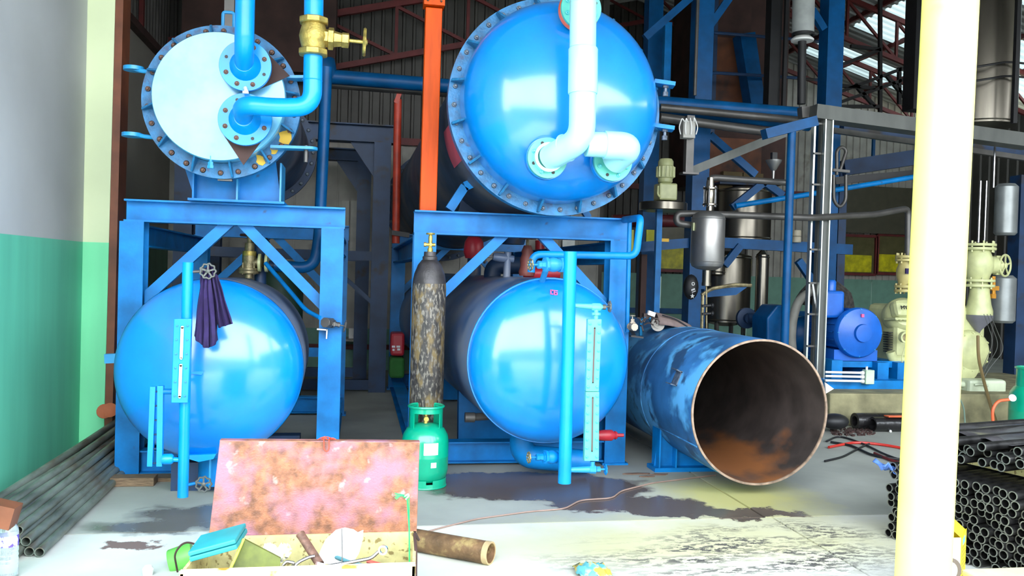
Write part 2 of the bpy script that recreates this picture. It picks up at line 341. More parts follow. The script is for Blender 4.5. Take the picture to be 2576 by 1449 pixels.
def inst(name, me, parent, loc, axis=(0, 0, 1), rot=0, scale=1):
    o = bpy.data.objects.new(name, me); COL.objects.link(o); o.parent = parent; o.location = V(loc) - (W[parent] if parent else V((0, 0, 0)))
    q = V((0, 0, 1)).rotation_difference(V(axis).normalized()); o.rotation_mode = 'QUATERNION'; o.rotation_quaternion = q @ Quaternion((0, 0, 1), rot)
    o.scale = (scale,) * 3; W[o] = V(loc); return o
bm_ = MB(); bm_.lathe([(1.15, -.2), (1.15, 0)], n=12); bm_.lathe([(1, 0), (1, .75), (.85, .85)], n=6); bm_.lathe([(.55, .8), (.55, 1.5), (.45, 1.6)], n=10)
ME_BOLT = mesh_only('bolt', bm_, BOLT); ME_BOLTG = mesh_only('bolt_grey', bm_, BOLTG)
bh = MB(); bh.lathe([(1.0, -.3), (1.0, .03)], n=14); ME_HOLE = mesh_only('hole', bh, BLACK)
ME_BOLTT = mesh_only('bolt_turquoise', bm_, TURQ); ME_BOLTC = mesh_only('bolt_cream', bm_, CREAM); ME_BOLTB = mesh_only('bolt_blue', bm_, BLUEL)
Xp, Yp, Zp = V((1, 0, 0)), V((0, 1, 0)), V((0, 0, 1))
def bolts(parent, c, axis, R, n, s, me=ME_BOLT, ph=0, skip=(), holes=()):
    x, y, a = frame(axis)
    for i in range(n):
        if i in skip: continue
        g = 2 * pi * (i + ph) / n; p = V(c) + (x * cos(g) + y * sin(g)) * R
        if i in holes: inst('bolt_hole', ME_HOLE, parent, p, a, 0, s * .8)
        else: inst('bolt', me, parent, p, a, random.random(), s)
def wheel(parent, c, axis, R, mt=BRASSO, lobes=8, name='handwheel', spokes=5, t=None):
    m = MB(); x, y, a = frame(axis); c = V(c); t = t or R * .13; n = 48; k = 6; b = len(m.v)
    for i in range(n):
        g = 2 * pi * i / n; RR = R * (1 + (.07 * cos(lobes * g) if lobes else 0)) - t
        d = x * cos(g) + y * sin(g)
        for j in range(k):
            h = 2 * pi * j / k; m.v.append(c + d * (RR + t * cos(h)) + a * t * sin(h))
    for i in range(n):
        for j in range(k): m.f.append([b + i * k + j, b + ((i + 1) % n) * k + j, b + ((i + 1) % n) * k + (j + 1) % k, b + i * k + (j + 1) % k])
    for i in range(spokes):
        g = 2 * pi * i / spokes + .3; m.bar(c, c + (x * cos(g) + y * sin(g)) * (R - t), t * 1.5, t * .9, a)
    m.lathe([(R * .26, -t), (R * .26, t), (R * .12, t * 1.8)], c, a, 12)
    return part(name, m, mt, parent)
def valve(label, c, pa, sa, r, L, R, mt=BRASSO, wmt=None, slen=None, name='gate_valve', cat='valve', group=None, nflange=0, lobes=8, smt=None):
    """c centre, pa pipe axis, sa stem axis, r pipe radius, L body length, R wheel radius"""
    c = V(c); pa = V(pa).normalized(); sa = V(sa).normalized(); slen = slen or L * .9
    t = thing(name, label, cat, c, group); m = MB()
    m.lathe([(r * 1.15, -L / 2), (r * 1.35, -L * .3), (r * 1.5, -L * .15), (r * 1.6, 0), (r * 1.5, L * .15), (r * 1.35, L * .3), (r * 1.15, L / 2)], c, pa, 20)
    part('body', m, mt, t)
    for k in (-1, 1):
        m = MB(); o = c + pa * k * L / 2
        if nflange: m.ring(o - pa * r * .25, pa, r * 1.95, r * .9, r * .5, 24); f = part('end_flange', m, mt, t); bolts(f, o + pa * k * r * .25, pa * k, r * 1.55, nflange, r * .2, ME_BOLTG)
        else: m.lathe([(r * 1.55, -r * .35), (r * 1.65, -r * .25), (r * 1.65, r * .25), (r * 1.55, r * .35)], o, pa, 8); part('end_nut', m, mt, t)
    m = MB(); b0 = r * 1.2
    m.lathe([(r * 1.05, b0 * .4), (r * 1.0, b0 + slen * .08), (r * 1.25, b0 + slen * .1), (r * 1.25, b0 + slen * .22), (r * .9, b0 + slen * .24), (r * .75, b0 + slen * .42), (r * .85, b0 + slen * .44), (r * .85, b0 + slen * .6), (r * .4, b0 + slen * .62)], c, sa, 6 if not nflange else 14)
    part('bonnet', m, mt, t)
    m = MB(); m.cyl(c + sa * b0, c + sa * (b0 + slen * 1.08), r * .22, 10); part('stem', m, smt or mt, t)
    wheel(t, c + sa * (b0 + slen), sa, R, wmt or mt, lobes)
    return t
# ================================================================== SETTING
m = MB(); m.span((-2.6, 4.875, -.2), (2.488, 21.5, 0)); struct('floor', m, FLOORI, smooth=False)
m = MB(); m.span((2.506, 4.875, -.2), (15, 21.5, 0)); struct('floor', m, FLOORI, smooth=False)
m = MB(); m.span((-2.6, -8, -.2), (2.535, 4.86, 0)); struct('floor', m, FLOORA, smooth=False)
m = MB(); m.span((2.55, -8, -.2), (15, 4.86, 0)); struct('floor', m, FLOORA, smooth=False)
m = MB(); m.span((-40, -40, -.3), (40, 40, -.19)); struct('ground', m, CONC, smooth=False)
m = MB(); m.span((-2.35, 2.6, 0), (-2.13, 7.38, 6.2)); struct('wall_left', m, WALLO, smooth=False)
m = MB()
def lean(u0, v0, u1, v1, y, dx, dy):   # upright member seen from pixel top to bottom, front face at depth y
    a = at(u0, v0, y); b = at(u1, v1, y); k = (a.x - b.x) / (a.z - b.z); b = V((b.x - b.z * k, y, 0)); a = V((a.x + (6.2 - a.z) * k, y, 6.2)); return a, b
a, b = lean(290, 0, 262, 1060, 7.2, 0, 0)
m.poly([(-2.2, 7.2, 0), b, a, (-2.2, 7.2, 6.2)], (0, .2, 0)); struct('trim_1', m, WALLP, smooth=False)
m = MB(); m.poly([b + V((0.002, 0, 0)), b + V((.06, 0, 0)), a + V((.06, 0, 0)), a + V((.002, 0, 0))], (0, .22, 0)); struct('trim_2', m, TRIMB, smooth=False)
m = MB(); m.span((-2.8, 7.41, 0), (-2.62, 13.2, 4.15)); struct('wall_left_inner', m, WALLI, smooth=False)

def corrug(p, du, dv, n, amp, pitch, out, flat=.62):   # trapezoid sheet: n ribs along du, height dv, ribs rise along out
    m = MB(); p = V(p); du = V(du).normalized(); dv = V(dv); out = V(out)
    xs = []
    for i in range(n):
        x = i * pitch; xs += [(x, 0), (x + pitch * flat, 0), (x + pitch * (flat + .08), amp), (x + pitch * .92, amp)]
    xs.append((n * pitch, 0)); b = len(m.v)
    for x, h in xs: q = p + du * x + out * h; m.v += [q, q + dv, q - out * .003, q + dv - out * .003]
    for i in range(len(xs) - 1): k = 4 * i; m.f += [[k, k + 4, k + 5, k + 1], [k + 2, k + 3, k + 7, k + 6], [k + 1, k + 5, k + 7, k + 3], [k, k + 2, k + 6, k + 4]]
    return m
YB = 12.6
r = sroot('wall_back', (0, YB, 0))
for i in range(7):
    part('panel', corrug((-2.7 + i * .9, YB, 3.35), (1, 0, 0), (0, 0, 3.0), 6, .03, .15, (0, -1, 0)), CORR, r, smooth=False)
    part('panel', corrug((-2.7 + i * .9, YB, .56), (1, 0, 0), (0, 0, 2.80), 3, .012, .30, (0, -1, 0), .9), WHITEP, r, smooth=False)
    m = MB(); m.span((-2.69 + i * .9, YB - .03, 0), (-1.81 + i * .9, YB + .05, .60)); part('dado_panel', m, MINT, r, smooth=False)
m = MB()
for z in (3.33, 4.18): m.bar((-2.7, YB - .07, z), (3.6, YB - .07, z), .06, .10)
m.bar((-2.7, YB - .07, .34), (3.6, YB - .07, .34), .05, .07)
part('girt', m, REDT, r, smooth=False)
# side return and far wall of the right bay
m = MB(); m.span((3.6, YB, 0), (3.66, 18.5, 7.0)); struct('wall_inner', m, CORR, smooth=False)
r = sroot('wall_far', (8, 18.5, 0))
for i in range(9):
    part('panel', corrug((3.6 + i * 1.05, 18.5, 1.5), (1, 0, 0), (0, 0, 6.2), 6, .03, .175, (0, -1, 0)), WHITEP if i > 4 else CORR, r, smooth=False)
    m = MB(); m.span((3.61 + i * 1.05, 18.45, 0), (4.64 + i * 1.05, 18.53, 1.56)); part('dado_panel', m, MINT, r, smooth=False)
m = MB(); m.bar((3.6, 18.4, .72), (13, 18.4, .72), .06, .12); part('rail', m, BLUED, r, smooth=False)
m = MB()
for z in (2.3, 3.5): m.bar((3.6, 18.4, z), (13, 18.4, z), .06, .12)
part('girt', m, REDT, r, smooth=False)
# right side: low wall and cladding with an open band of daylight under the eaves
r = sroot('wall_right', (13, 14, 0))
for i in range(11): part('panel', corrug((13, 6.4 + i * 1.3, 0), (0, 1, 0), (0, 0, 5.0), 5, .03, .26, (-1, 0, 0)), CORR, r, smooth=False)
# roof: ridge at x = 6
RIDGE, RZ = 6.0, 7.7
def rz(x): return RZ - abs(x - RIDGE) * (.25 if x < RIDGE else .30)
r = sroot('ceiling', (6, 12, 7))
for i in range(13):
    y = 5.7 + i * 1.0
    part('roof_sheet', corrug((RIDGE, y, RZ), (0, 1, 0), (-9.4, 0, -9.4 * .25), 5, .035, .2, (0, 0, -1)), ROOF, r, smooth=False)
    part('roof_sheet', corrug((RIDGE, y, RZ), (0, 1, 0), (3.6, 0, -3.6 * .30), 5, .035, .2, (0, 0, -1)), ROOF, r, smooth=False)
    sk = i in (6, 8, 9, 11); part('roof_sheet', corrug((RIDGE + 3.6, y, RZ - 1.08), (0, 1, 0), (4.7, 0, -4.7 * .30), 5, .035, .2, (0, 0, -1)), SKYL if sk else ROOF, r, 'translucent roof light sheet' if sk else None, smooth=False)
def truss(y, x0, x1, label, dp=.75, mt=REDT, drop=0.):
    rz = lambda x: RZ - abs(x - RIDGE) * (.25 if x < RIDGE else .30) - drop; XR = min(RIDGE, x1)
    t = thing('roof_truss', label, 'truss', (RIDGE, y, RZ), 'roof trusses'); t['kind'] = 'structure'
    m = MB(); m.bar((x0, y, rz(x0) - .12), (XR, y, rz(XR) - .12), .07, .09); m.bar((XR, y, rz(XR) - .12), (x1 + .01, y, rz(x1) - .12), .07, .09); part('top_chord', m, mt, t, smooth=False)
    m = MB(); m.bar((x0, y, rz(x0) - .12 - dp), (XR, y, rz(XR) - .12 - dp), .07, .08); m.bar((XR, y, rz(XR) - .12 - dp), (x1 + .01, y, rz(x1) - .12 - dp), .07, .08); part('bottom_chord', m, mt, t, smooth=False)
    n = int((x1 - x0) / .95)
    for i in range(n):
        a = x0 + (x1 - x0) * i / n; c = x0 + (x1 - x0) * (i + 1) / n
        m = MB(); m.bar((a, y, rz(a) - .12), (a, y, rz(a) - .12 - dp), .045, .05); part('web_post', m, mt, t, smooth=False)
        m = MB(); m.bar((a, y + .01, rz(a) - .16), (c, y + .01, rz(c) - .1 - dp), .045, .045); part('web_brace', m, mt, t, smooth=False)
truss(12.3, -2.6, 3.5, 'dark red lattice roof truss against the grey corrugated back wall', drop=.95)
truss(14.6, 3.7, 12.9, 'nearest dark red lattice truss under the lit roof bay at right')
truss(17.0, 3.7, 12.9, 'farthest dark red lattice truss under the lit roof bay at right')
r = sroot('trim_3', (6, 12, 6))
for i, x in enumerate([-2.2, -1, .2, 1.4, 2.6, 7.2, 8.3, 9.4, 10.5, 11.6, 12.6]):
    m = MB(); m.bar((x, 5.8 if x < 3 else 9, rz(x) - .06), (x, 12.4 if x < 3 else 18.4, rz(x) - .06), .05, .09); part('purlin', m, REDT, r, smooth=False)
# cladding and rafter angle above the inner left wall
r = sroot('wall_left_upper', (-2.66, 10, 5))
for i in range(6): part('panel', corrug((-2.68, 7.45 + i * .96, 4.2), (0, 1, 0), (0, 0, 1.35), 6, .03, .16, (1, 0, 0)), CORR, r, smooth=False)
for y in (8.6, 9.7, 10.9):
    m = MB(); m.bar((-2.62, y, 4.2), (-2.62, y, 5.5), .05, .07); part('post', m, REDT, r, smooth=False)
m = MB(); m.bar((-2.58, 7.4, 4.17), (-2.58, 12.5, 4.17), .1, .09); part('wall_plate', m, RUSTD, r, smooth=False)
# unseen, added to shape the light: front gable, canopy in front of it, and the building across the yard
m = MB(); m.poly([(-2.7, 5.66, 4.95), (13.2, 5.66, 4.95), (13.2, 5.66, 5.6), (6, 5.66, 7.75), (-2.7, 5.66, 5.6)], (0, .04, 0)); struct('wall_front_light_block', m, CORR, smooth=False)  # added to stop light entering the hall above the canopy
m = MB(); m.poly([(-2.5, 5.64, 4.9), (13, 5.64, 4.9), (13, 1.2, 4.7), (-2.5, 1.2, 4.7)], (0, 0, .05)); struct('canopy_light_block', m, ROOF, smooth=False)  # unseen cover, added to keep overhead sky light off the tanks
m = MB(); m.span((13.1, -12, 0), (13.3, 6.4, 4.6)); struct('wall_yard', m, CORR, smooth=False)
m = MB(); m.span((-14, -15, 0), (16, -13, 2.4)); m.poly([(-14, -13, 2.4), (-14, -14, 3.0), (-14, -15, 2.4)], (30, 0, 0)); struct('building_light_block', m, mat('pale render', (.30, .30, .28), .8), smooth=False)  # unseen block, added to bound the sky reflected in the tank heads

m = MB(); m.span((3.15, -1.5, 0), (3.5, -1.2, 4.9)); struct('column_light_block', m, CORR, smooth=False)  # unseen dark post, added to split the bright reflection on the dome

# ================================================================== SUPPORT FRAMES
def support_frame(label, y0, y1, xl, xr, ztop, w=.15, bh=.15, beam=None, mt=BLUES, brz=.52, brx=.36):
    t = thing('support_frame', label, 'steel frame', ((xl + xr) / 2, (y0 + y1) / 2, 0))
    zp = ztop - bh
    for y in (y0, y1):
        for x in (xl + w / 2, xr - w / 2):
            m = MB(); m.ib((x, y, 0.015), (x, y, zp), w, w, .011, (0, 1, 0)); part('post', m, mt, t, smooth=False)
            m = MB(); m.box((x, y, .0075), (w * 1.25, w * 1.25, .015)); part('base_plate', m, mt, t, smooth=False)
        a, b = beam or (xl, xr)
        m = MB(); m.ib((a, y, ztop - bh / 2), (b, y, ztop - bh / 2), w, bh, .012); part('top_beam', m, mt, t, smooth=False)
        m = MB(); m.ib((xl + w, y, .10), (xr - w, y, .10), w * .8, .16, .01); part('base_beam', m, mt, t, smooth=False)
        for k, (x, s) in enumerate(((xl + w, 1), (xr - w, -1))):
            m = MB(); m.bar((x - s * .01, y - .02, zp - brz), (x + s * (brz + .05), y - .02, zp - .005), .012, .085, (0, 0, 1))
            part('diagonal_brace', brace(x, y - .02, zp, brz, s, .075), mt, t, smooth=False)
    for x in (xl + w / 2, xr - w / 2):
        m = MB(); m.ib((x, y0 + w / 2, zp - .09), (x, y1 - w / 2, zp - .09), w * .8, bh, .011); part('side_beam', m, mt, t, smooth=False)
        m = MB(); m.ib((x, y0 + w / 2, .10), (x, y1 - w / 2, .10), w * .8, .16, .01); part('side_base_beam', m, mt, t, smooth=False)
    m = MB(); m.bar((xl + w, y1 + .02, .62), (xr - w, y1 + .02, .62), .05, .09); part('cross_rail', m, mt, t, smooth=False)
    return t
def brace(x, y, zt, h, s, wd):
    d = V((s, 0, 1.0)).normalized(); n = V((s, 0, -1.0)).normalized() * wd * .5
    a0 = V((x, y, zt - h)); L = h * sqrt(2)
    pts = [V((x, y, zt - h + wd * .7)), V((x + s * (h - wd * .7), y, zt)), V((x + s * (h + wd * .7), y, zt)), V((x, y, zt - h - wd * .7))]
    m = MB(); return m.poly(pts, (0, .012, 0)).poly([p + V((0, .012, 0)) for p in (pts[3], pts[2], pts[2] + V((-.02 * s, 0, 0)), pts[3] + V((0, 0, .02)))], (0, .05, 0))
support_frame('blue steel frame carrying the flat-ended tank on the left', 6.2, 8.7, -1.585, -.105, 1.885, .155, .15, beam=(-1.56, -.1))
support_frame('blue steel frame carrying the domed tank with the orange column', 6.42, 10.6, .40, 2.07, 1.905, .165, .175, brz=.5, beam=(.40, 2.07))

# ================================================================== TANKS
def dish(r, d, n=9): return [(r * sin(pi / 2 * i / n), -d * cos(pi / 2 * i / n)) for i in range(n + 1)]
def vessel(root, cf, cr, r, dishf, mts, mth, seam=True, n=64):
    ax_ = (V(cr) - V(cf)); L = ax_.length
    m = MB(); m.lathe([(r, 0), (r, L)], cf, ax_, n); m.f = m.f[:-2]; part('shell', m, mts, root)
    m = MB(); m.lathe(dish(r * .998, dishf), cf, ax_, n); m.f.pop(); part('front_head', m, mth, root, 'bright glossy domed front head')
    m = MB(); m.lathe([(a, -b) for a, b in dish(r * .998, r * .45)][::-1], cr, ax_, n); m.f.pop(); part('rear_head', m, mts, root)
    if seam: m = MB(); m.torus(V(cf) + ax_.normalized() * .005, ax_, r, .006, n, 6); part('weld_seam', m, mth, root)
# --- flat-covered tank, upper left
cF = at(559, 257, 5.85); rF = (at(759, 256, 5.85) - at(358, 256, 5.85)).length / 2
cR = cF + V((.02, 2.3, -.02))
T1 = thing('pressure_tank', 'upper left tank with a flat pale blue bolted cover plate', 'tank', V((cF.x, 7, 1.9)))
m = MB(); m.lathe([(rF * .86, 0), (rF * .86, 2.35)], cF + V((0, .04, 0)), Yp, 64); m.f = m.f[:-2]; part('shell', m, DUST, T1)
m = MB(); m.lathe([(rF * .86, .0), (rF * .6, .18), (.02, .25)], cF + V((0, 2.39, 0)), Yp, 48); part('rear_head', m, DUST, T1)
m = MB(); m.ring(cF + V((0, 2.25, 0)), Yp, rF, rF * .85, .04, 64); f = part('rear_flange', m, BLUEN, T1); bolts(f, cF + V((0, 2.25, 0)), -Yp, rF * .93, 28, .016, ME_BOLTG)
m = MB(); m.ring(cF, Yp, rF, rF * .80, .045, 96); m.ring(cF + V((0, .05, 0)), Yp, rF * .995, rF * .80, .04, 96)
f = part('front_flange', m, BLUEF, T1); bolts(f, cF, -Yp, rF * .925, 26, .0165, ph=.5)
cc = at(552, 243, 5.72); rC = (at(722, 243, 5.72) - at(383, 243, 5.72)).length / 2
m = MB(); m.lathe([(rC * .99, -.03), (rC * .99, .10)], V((cc.x, 5.75, cc.z)), Yp, 96); m.lathe([(rC * .985, -.012), (rC, 0), (rC, .028)], V((cc.x, 5.722, cc.z)), Yp, 96); cp = part('cover_plate', m, COVER, T1, 'pale glossy blue round flat cover')
for i in range(12):
    g = 2 * pi * (i + .3) / 12; d = V((cos(g), 0, sin(g))); m = MB(); p = V((cc.x, 5.76, cc.z)) + d * rC; q = cF + d * rF * .99
    tt = V((-d.z, 0, d.x)) * .012
    m.poly([p + V((0, -.03, 0)) - tt / 2, p + V((0, .08, 0)) - tt / 2, q + V((0, -.002, 0)) - tt / 2, q + V((0, -.035, 0)) - tt / 2], tt); part('gusset', m, BLUEF, T1, smooth=False)
DSK = 5.70
def nozzle(root, cu, cv, rpx, y, mt, neck, n=8, holes=(2, 6), me=ME_BOLT, th=.03, back=.1, bs=.0135, axis=-Yp, nh=None, name='nozzle_flange', rb=.78):
    c = at(cu, cv, y); R = (at(cu + rpx, cv, y) - c).length
    m = MB(); m.lathe([(R * .99, 0), (R, .003), (R, th), (R * .99, th + .003)], c, -axis, 56); m.lathe([(R * .55, th), (R * .5, back)], c, -axis, 32); f = part(name, m, mt, root)
    bolts(f, c + axis * .001, axis, R * rb, n, bs, me, .5, (), holes)
    if neck: mm_ = MB(); mm_.lathe([(R * .60, 0), (R * .56, .012), (R * .42, .06), (R * .34, .075)], c, axis, 32); part('reducer_neck', mm_, neck, f)
    return c, R
m = MB(); a = at(617, 165, 5.712); b_ = at(717, 178, 5.712)
def teardrop(c, R, ang, tipd):
    pts = []
    for i in range(25):
        g = ang + radians(55) + (2 * pi - radians(110)) * i / 24; pts.append(c + V((cos(g), 0, sin(g))) * R)
    pts.append(c + V((cos(ang), 0, sin(ang))) * tipd); return pts
m.poly(teardrop(at(619, 168, 5.698), .160, radians(-8), .275), (0, .006, 0)); part('reinforcing_pad', m, RUSTD, T1, 'bare brown pointed pad behind upper nozzle', smooth=False)
m = MB(); m.poly(teardrop(at(615, 303, 5.698), .160, radians(-90), .285), (0, .006, 0)); part('reinforcing_pad', m, RUSTD, T1, 'bare brown pointed pad behind lower nozzle', smooth=False)
c1, R1 = nozzle(T1, 617, 165, 66, 5.60, BLUEB, BLUEB, 8, (3, 7))
c2, R2 = nozzle(T1, 616, 300, 68, 5.60, BLUEB, BLUEB, 8, (2, 6))
for (u0, v0, u1, v1) in ((310, 168, 372, 182), (306, 336, 384, 346)):   # hinge lugs, flat curved straps
    a = at(u0, v0, 5.9); b = at(u1, v1, 5.9); m = MB()
    m.tube([a + V((0, .06, .01)), a.lerp(b, .45) + V((0, .03, .008)), a.lerp(b, .75), b + V((.02, 0, 0))], .014, 10); m.lathe([(.065, -.012), (.065, .012)], a + V((.055, .04, .0)), Zp, 24); part('lifting_lug', m, BLUEL, T1)
for (u0, v0, u1, v1, pin) in ((682, 371, 778, 374, 1), (722, 197, 772, 197, 0)):
    a = at(u0, v0, 5.80); b = at(u1, v1, 5.80); m = MB(); m.bar(a, b, .11, .018); m.lathe([(.055, -.009), (.055, .009)], b, Zp, 20); lg = part('hinge_arm', m, BLUEL, T1)
    if pin: m = MB(); m.cyl(b + V((-.02, 0, -.09)), b + V((-.02, 0, .02)), .014, 10); part('hinge_pin', m, GREYP, lg)
a = at(575, 35, 5.95); m = MB(); m.tube([a + V((-.035, 0, -.09)), a + V((-.035, 0, .01)), a + V((.035, 0, .01)), a + V((.035, 0, -.09))], .011, 8, .02); part('lifting_eye', m, BLUEL, T1)
a = at(530, 412, 5.72); m = MB(); m.cyl(a + V((0, 0, .05)), a, .011, 10); m.lathe([(.018, -.012), (.018, .012)], a, Zp, 6); m.lathe([(.022, -.03), (.022, -.012)], a, Zp, 6); part('drain_plug', m, BLUEL, T1)
a = at(567, 452, 5.9); m = MB(); m.box(a, (.09, .05, .02)); part('bottom_clip', m, GREYP, T1)
# yellow bare patches on flange
for (u, v, s, g) in ((715, 345, .05, .4), (690, 380, .035, 1.2), (655, 402, .04, .2), (487, 382, .018, 0)):
    c = at(u, v, 5.846); m = MB(); m.poly([c + V((cos(g + k), 0, sin(g + k))) * s * random.uniform(.5, 1.1) for k in [i * 2 * pi / 9 for i in range(9)]], (0, -.0015, 0)); part('bare_paint_patch', m, mat('yellow primer', (.62, .38, .03), .6), T1, 'flaked yellow primer patch', smooth=False)
# saddle
m = MB(); sl, sr = at(492, 500, 6.15).x, at(708, 500, 6.15).x; zb = 1.89
arc = [V((cF.x + rF * .88 * sin(k), 0, cF.z - rF * .88 * cos(k))) for k in [radians(-46 + 92 * i / 16) for i in range(17)]]
m.poly([V((q.x, 6.15, max(q.z, zb + .02))) for q in arc] + [V((sr, 6.15, zb)), V((sl, 6.15, zb))], (0, .012, 0))
sd = part('saddle', m, BLUES, T1, smooth=False)
m = MB(); m.ring(cF + V((0, .22, 0)), Yp, rF * .90, rF * .865, .2, 64); part('wear_band', m, BLUEN, T1)
for x in (sl, (sl + sr) / 2, sr):
    m = MB(); m.span((x - .006, 6.05, zb), (x + .006, 6.35, zb + .24 + abs(x - cF.x) * .1 - (.06 if abs(x - cF.x) < .2 else 0))); part('saddle_rib', m, BLUEL if x != sl else BLUES, T1, smooth=False)
m = MB(); m.span((sl - .03, 6.03, zb - .003), (sr + .03, 6.37, zb + .012)); part('saddle_base', m, BLUES, T1, smooth=False)

# pipes on that tank
pr_ = (at(638, 60, 5.42) - at(588, 60, 5.42)).length / 2
p0 = at(618, -60, 5.42); p1 = at(614, 130, 5.42)
m = MB(); m.tube([p0, p1 + V((0, 0, .04)), c1 + V((0, -.05, 0))], pr_, 24, .16, seg=10); o = one('riser_pipe', m, BLUEB, 'upright blue pipe entering the upper nozzle of the flat-covered tank', 'pipe')
vc = at(789, 95, 5.36); pb = [c2 + V((0, -.04, 0)), V((c2.x + .005, 5.37, c2.z + .05)), at(700, 272, 5.37), at(786, 268, 5.37), at(788, 132, 5.37)]
m = MB(); m.tube(pb, pr_ * .98, 24, .15, seg=10); m.torus(V((pb[4].x, pb[4].y, pb[4].z - .17)), Zp, pr_, .003, 24, 6); one('elbow_pipe', m, BLUEB, 'blue double elbow pipe from the lower nozzle up to the brass valve', 'pipe')
m = MB(); m.tube([at(790, -60, 5.36), at(789, 62, 5.36)], pr_ * .99, 24); one('outlet_pipe', m, BLUEB, 'short blue pipe above the brass gate valve', 'pipe')
valve('brass gate valve with its handwheel turned to the right', at(789, 93, 5.36), Zp, Xp + V((0, 0, -.03)), pr_ * .94, .19, .083, BRASS, slen=.24, lobes=6, group=None)
c = at(616, 226, 5.56); m = MB(); m.cyl(c + V((0, .02, .015)), c + V((.01, -.02, -.01)), .012, 10); m.box(c + V((.005, 0, -.016)), (.035, .02, .014)); one('small_vent_cock', m, WHITE, 'tiny white vent cock between the two nozzle flanges', 'cock')

# --- domed tank, upper right
y2 = 5.95; cF = at(1400, 268, y2); rF = (at(1668, 268, y2) - at(1132, 268, y2)).length / 2; cR = at(1110, 517, 12.0)
AX = (cR - cF).normalized(); L2 = (cR - cF).length; FN = -AX
T2 = thing('pressure_tank', 'huge upper right tank with a glossy blue domed head', 'tank', V((cF.x, 8, 1.9)))
m = MB(); m.lathe([(rF * .9, 0), (rF * .9, L2)], cF + AX * .05, AX, 72); m.f = m.f[:-2]; part('shell', m, DUST, T2)
m = MB(); m.ring(cF, AX, rF, rF * .84, .045, 110); m.ring(cF + AX * .05, AX, rF * .995, rF * .86, .04, 110); f = part('front_flange', m, BLUEF, T2); bolts(f, cF, FN, rF * .945, 36, .0165, ME_BOLTG, .3)
rD = rF * .893; cD = at(1412, 262, 5.83)
cD = cF + FN * .12
m = MB(); m.lathe(dish(rD, .42, 16) + [(rD, .13)], cD, AX, 96); m.f.pop(); part('domed_head', m, BLUE, T2, 'glossy blue dome with a thin rim')
for i in range(16):
    x, y, a = frame(AX); g = 2 * pi * (i + .42) / 16; d = x * cos(g) + y * sin(g); tt = AX.cross(d).normalized() * .016; m = MB(); p = cF + d * rD * .99; q = cF + d * rF * .99
    m.poly([p + FN * .13 - tt / 2, p - tt / 2, q - tt / 2, q + FN * .04 - tt / 2], tt); part('gusset', m, BLUEF, T2, smooth=False)
m = MB(); m.ring(cR, AX, rF, rF * .88, .05, 64); f = part('rear_flange', m, BLUEN, T2); bolts(f, cR, FN, rF * .95, 36, .02, ME_BOLTG)
for (u, v) in ((1672, 212), (1670, 322)):
    a = at(u, v, 5.92); m = MB(); m.bar(a + V((-.08, .01, .01)), a + V((.065, -.02, -.008)), .12, .028); lg = part('hinge_arm', m, BLUES, T2)
    m = MB(); m.lathe([(.022, -.03), (.022, -.012)], a + V((0, -.02, 0)), Zp, 6); m.cyl(a + V((0, -.02, -.085)), a + V((0, -.02, 0)), .012, 10); m.lathe([(.02, -.09), (.02, -.06)], a + V((0, -.02, 0)), Zp, 6); part('hinge_bolt', m, BOLTG, lg)
m = MB()
x, y, a = frame(AX)
for k0 in range(1):
    vs = []; nr = 14
    for i in range(nr + 1):
        for j in range(7):
            g = radians(186 + 24 * i / nr); h = .12 + .62 * j / 6; vs.append(cF + AX * h + (V((cos(g), 0, sin(g)))) * (rF * .9 + .0025))
    m.add(vs, [(i * 7 + j, i * 7 + j + 1, (i + 1) * 7 + j + 1, (i + 1) * 7 + j) for i in range(nr) for j in range(6)])
part('primer_patch', m, PINK, T2, 'pink primer patch on the shell behind the flange')
# supports under the domed tank
for (u0, v0, u1, v1) in ((1210, 452, 1168, 470), (1168, 470, 1130, 528)):
    m = MB(); m.bar(at(u0, v0, 6.6), at(u1, v1, 6.6), .09, .07); part('support_bracket', m, BLUES, T2, smooth=False)
m = MB(); m.bar(at(1463, 520, 6.5), at(1480, 548, 6.5), .05, .05); m.bar(at(1405, 515, 6.4), at(1406, 545, 6.4), .04, .03); part('support_bracket', m, BLUES, T2, smooth=False)
for y_, zz in ((7.2, 0), (10, -.1)):
    c = cF + AX * (y_ - y2); m = MB(); arc = [V((c.x + rF * .9 * sin(k), y_, c.z - rF * .9 * cos(k))) for k in [radians(-42 + 84 * i / 14) for i in range(15)]]
    m.poly(arc + [V((c.x + .5, y_, 1.905)), V((c.x - .5, y_, 1.905))], (0, .1, 0)); part('saddle', m, BLUEN, T2, smooth=False)
# nozzles of the domed tank (face the front, turquoise flanges)
yN = 5.38
nz1, RN = nozzle(T2, 1378, 397, 50, yN, TURQF, None, 8, (0, 2, 4, 6), ME_BOLTT, .03, .22, .014, rb=.76)
nz2, _ = nozzle(T2, 1543, 405, 48, yN, TURQF, None, 8, (1, 3, 5), ME_BOLTT, .03, .25, .014, rb=.76)
nz3, _ = nozzle(T2, 1463, 20, 50, yN + .02, TURQF, None, 8, (0, 2, 5), ME_BOLTT, .03, .3, .014, rb=.76)
for c_, lb in ((nz1, 0), (nz2, 0), (nz3, 1)):
    m = MB(); m.lathe([(RN * 1.03, .035), (RN * 1.05, .05), (RN * 1.05, .075)], c_, Yp, 40); part('gasket_flange', m, REDG if lb else BLUE, T2, 'orange gasket ring behind top nozzle flange' if lb else None)
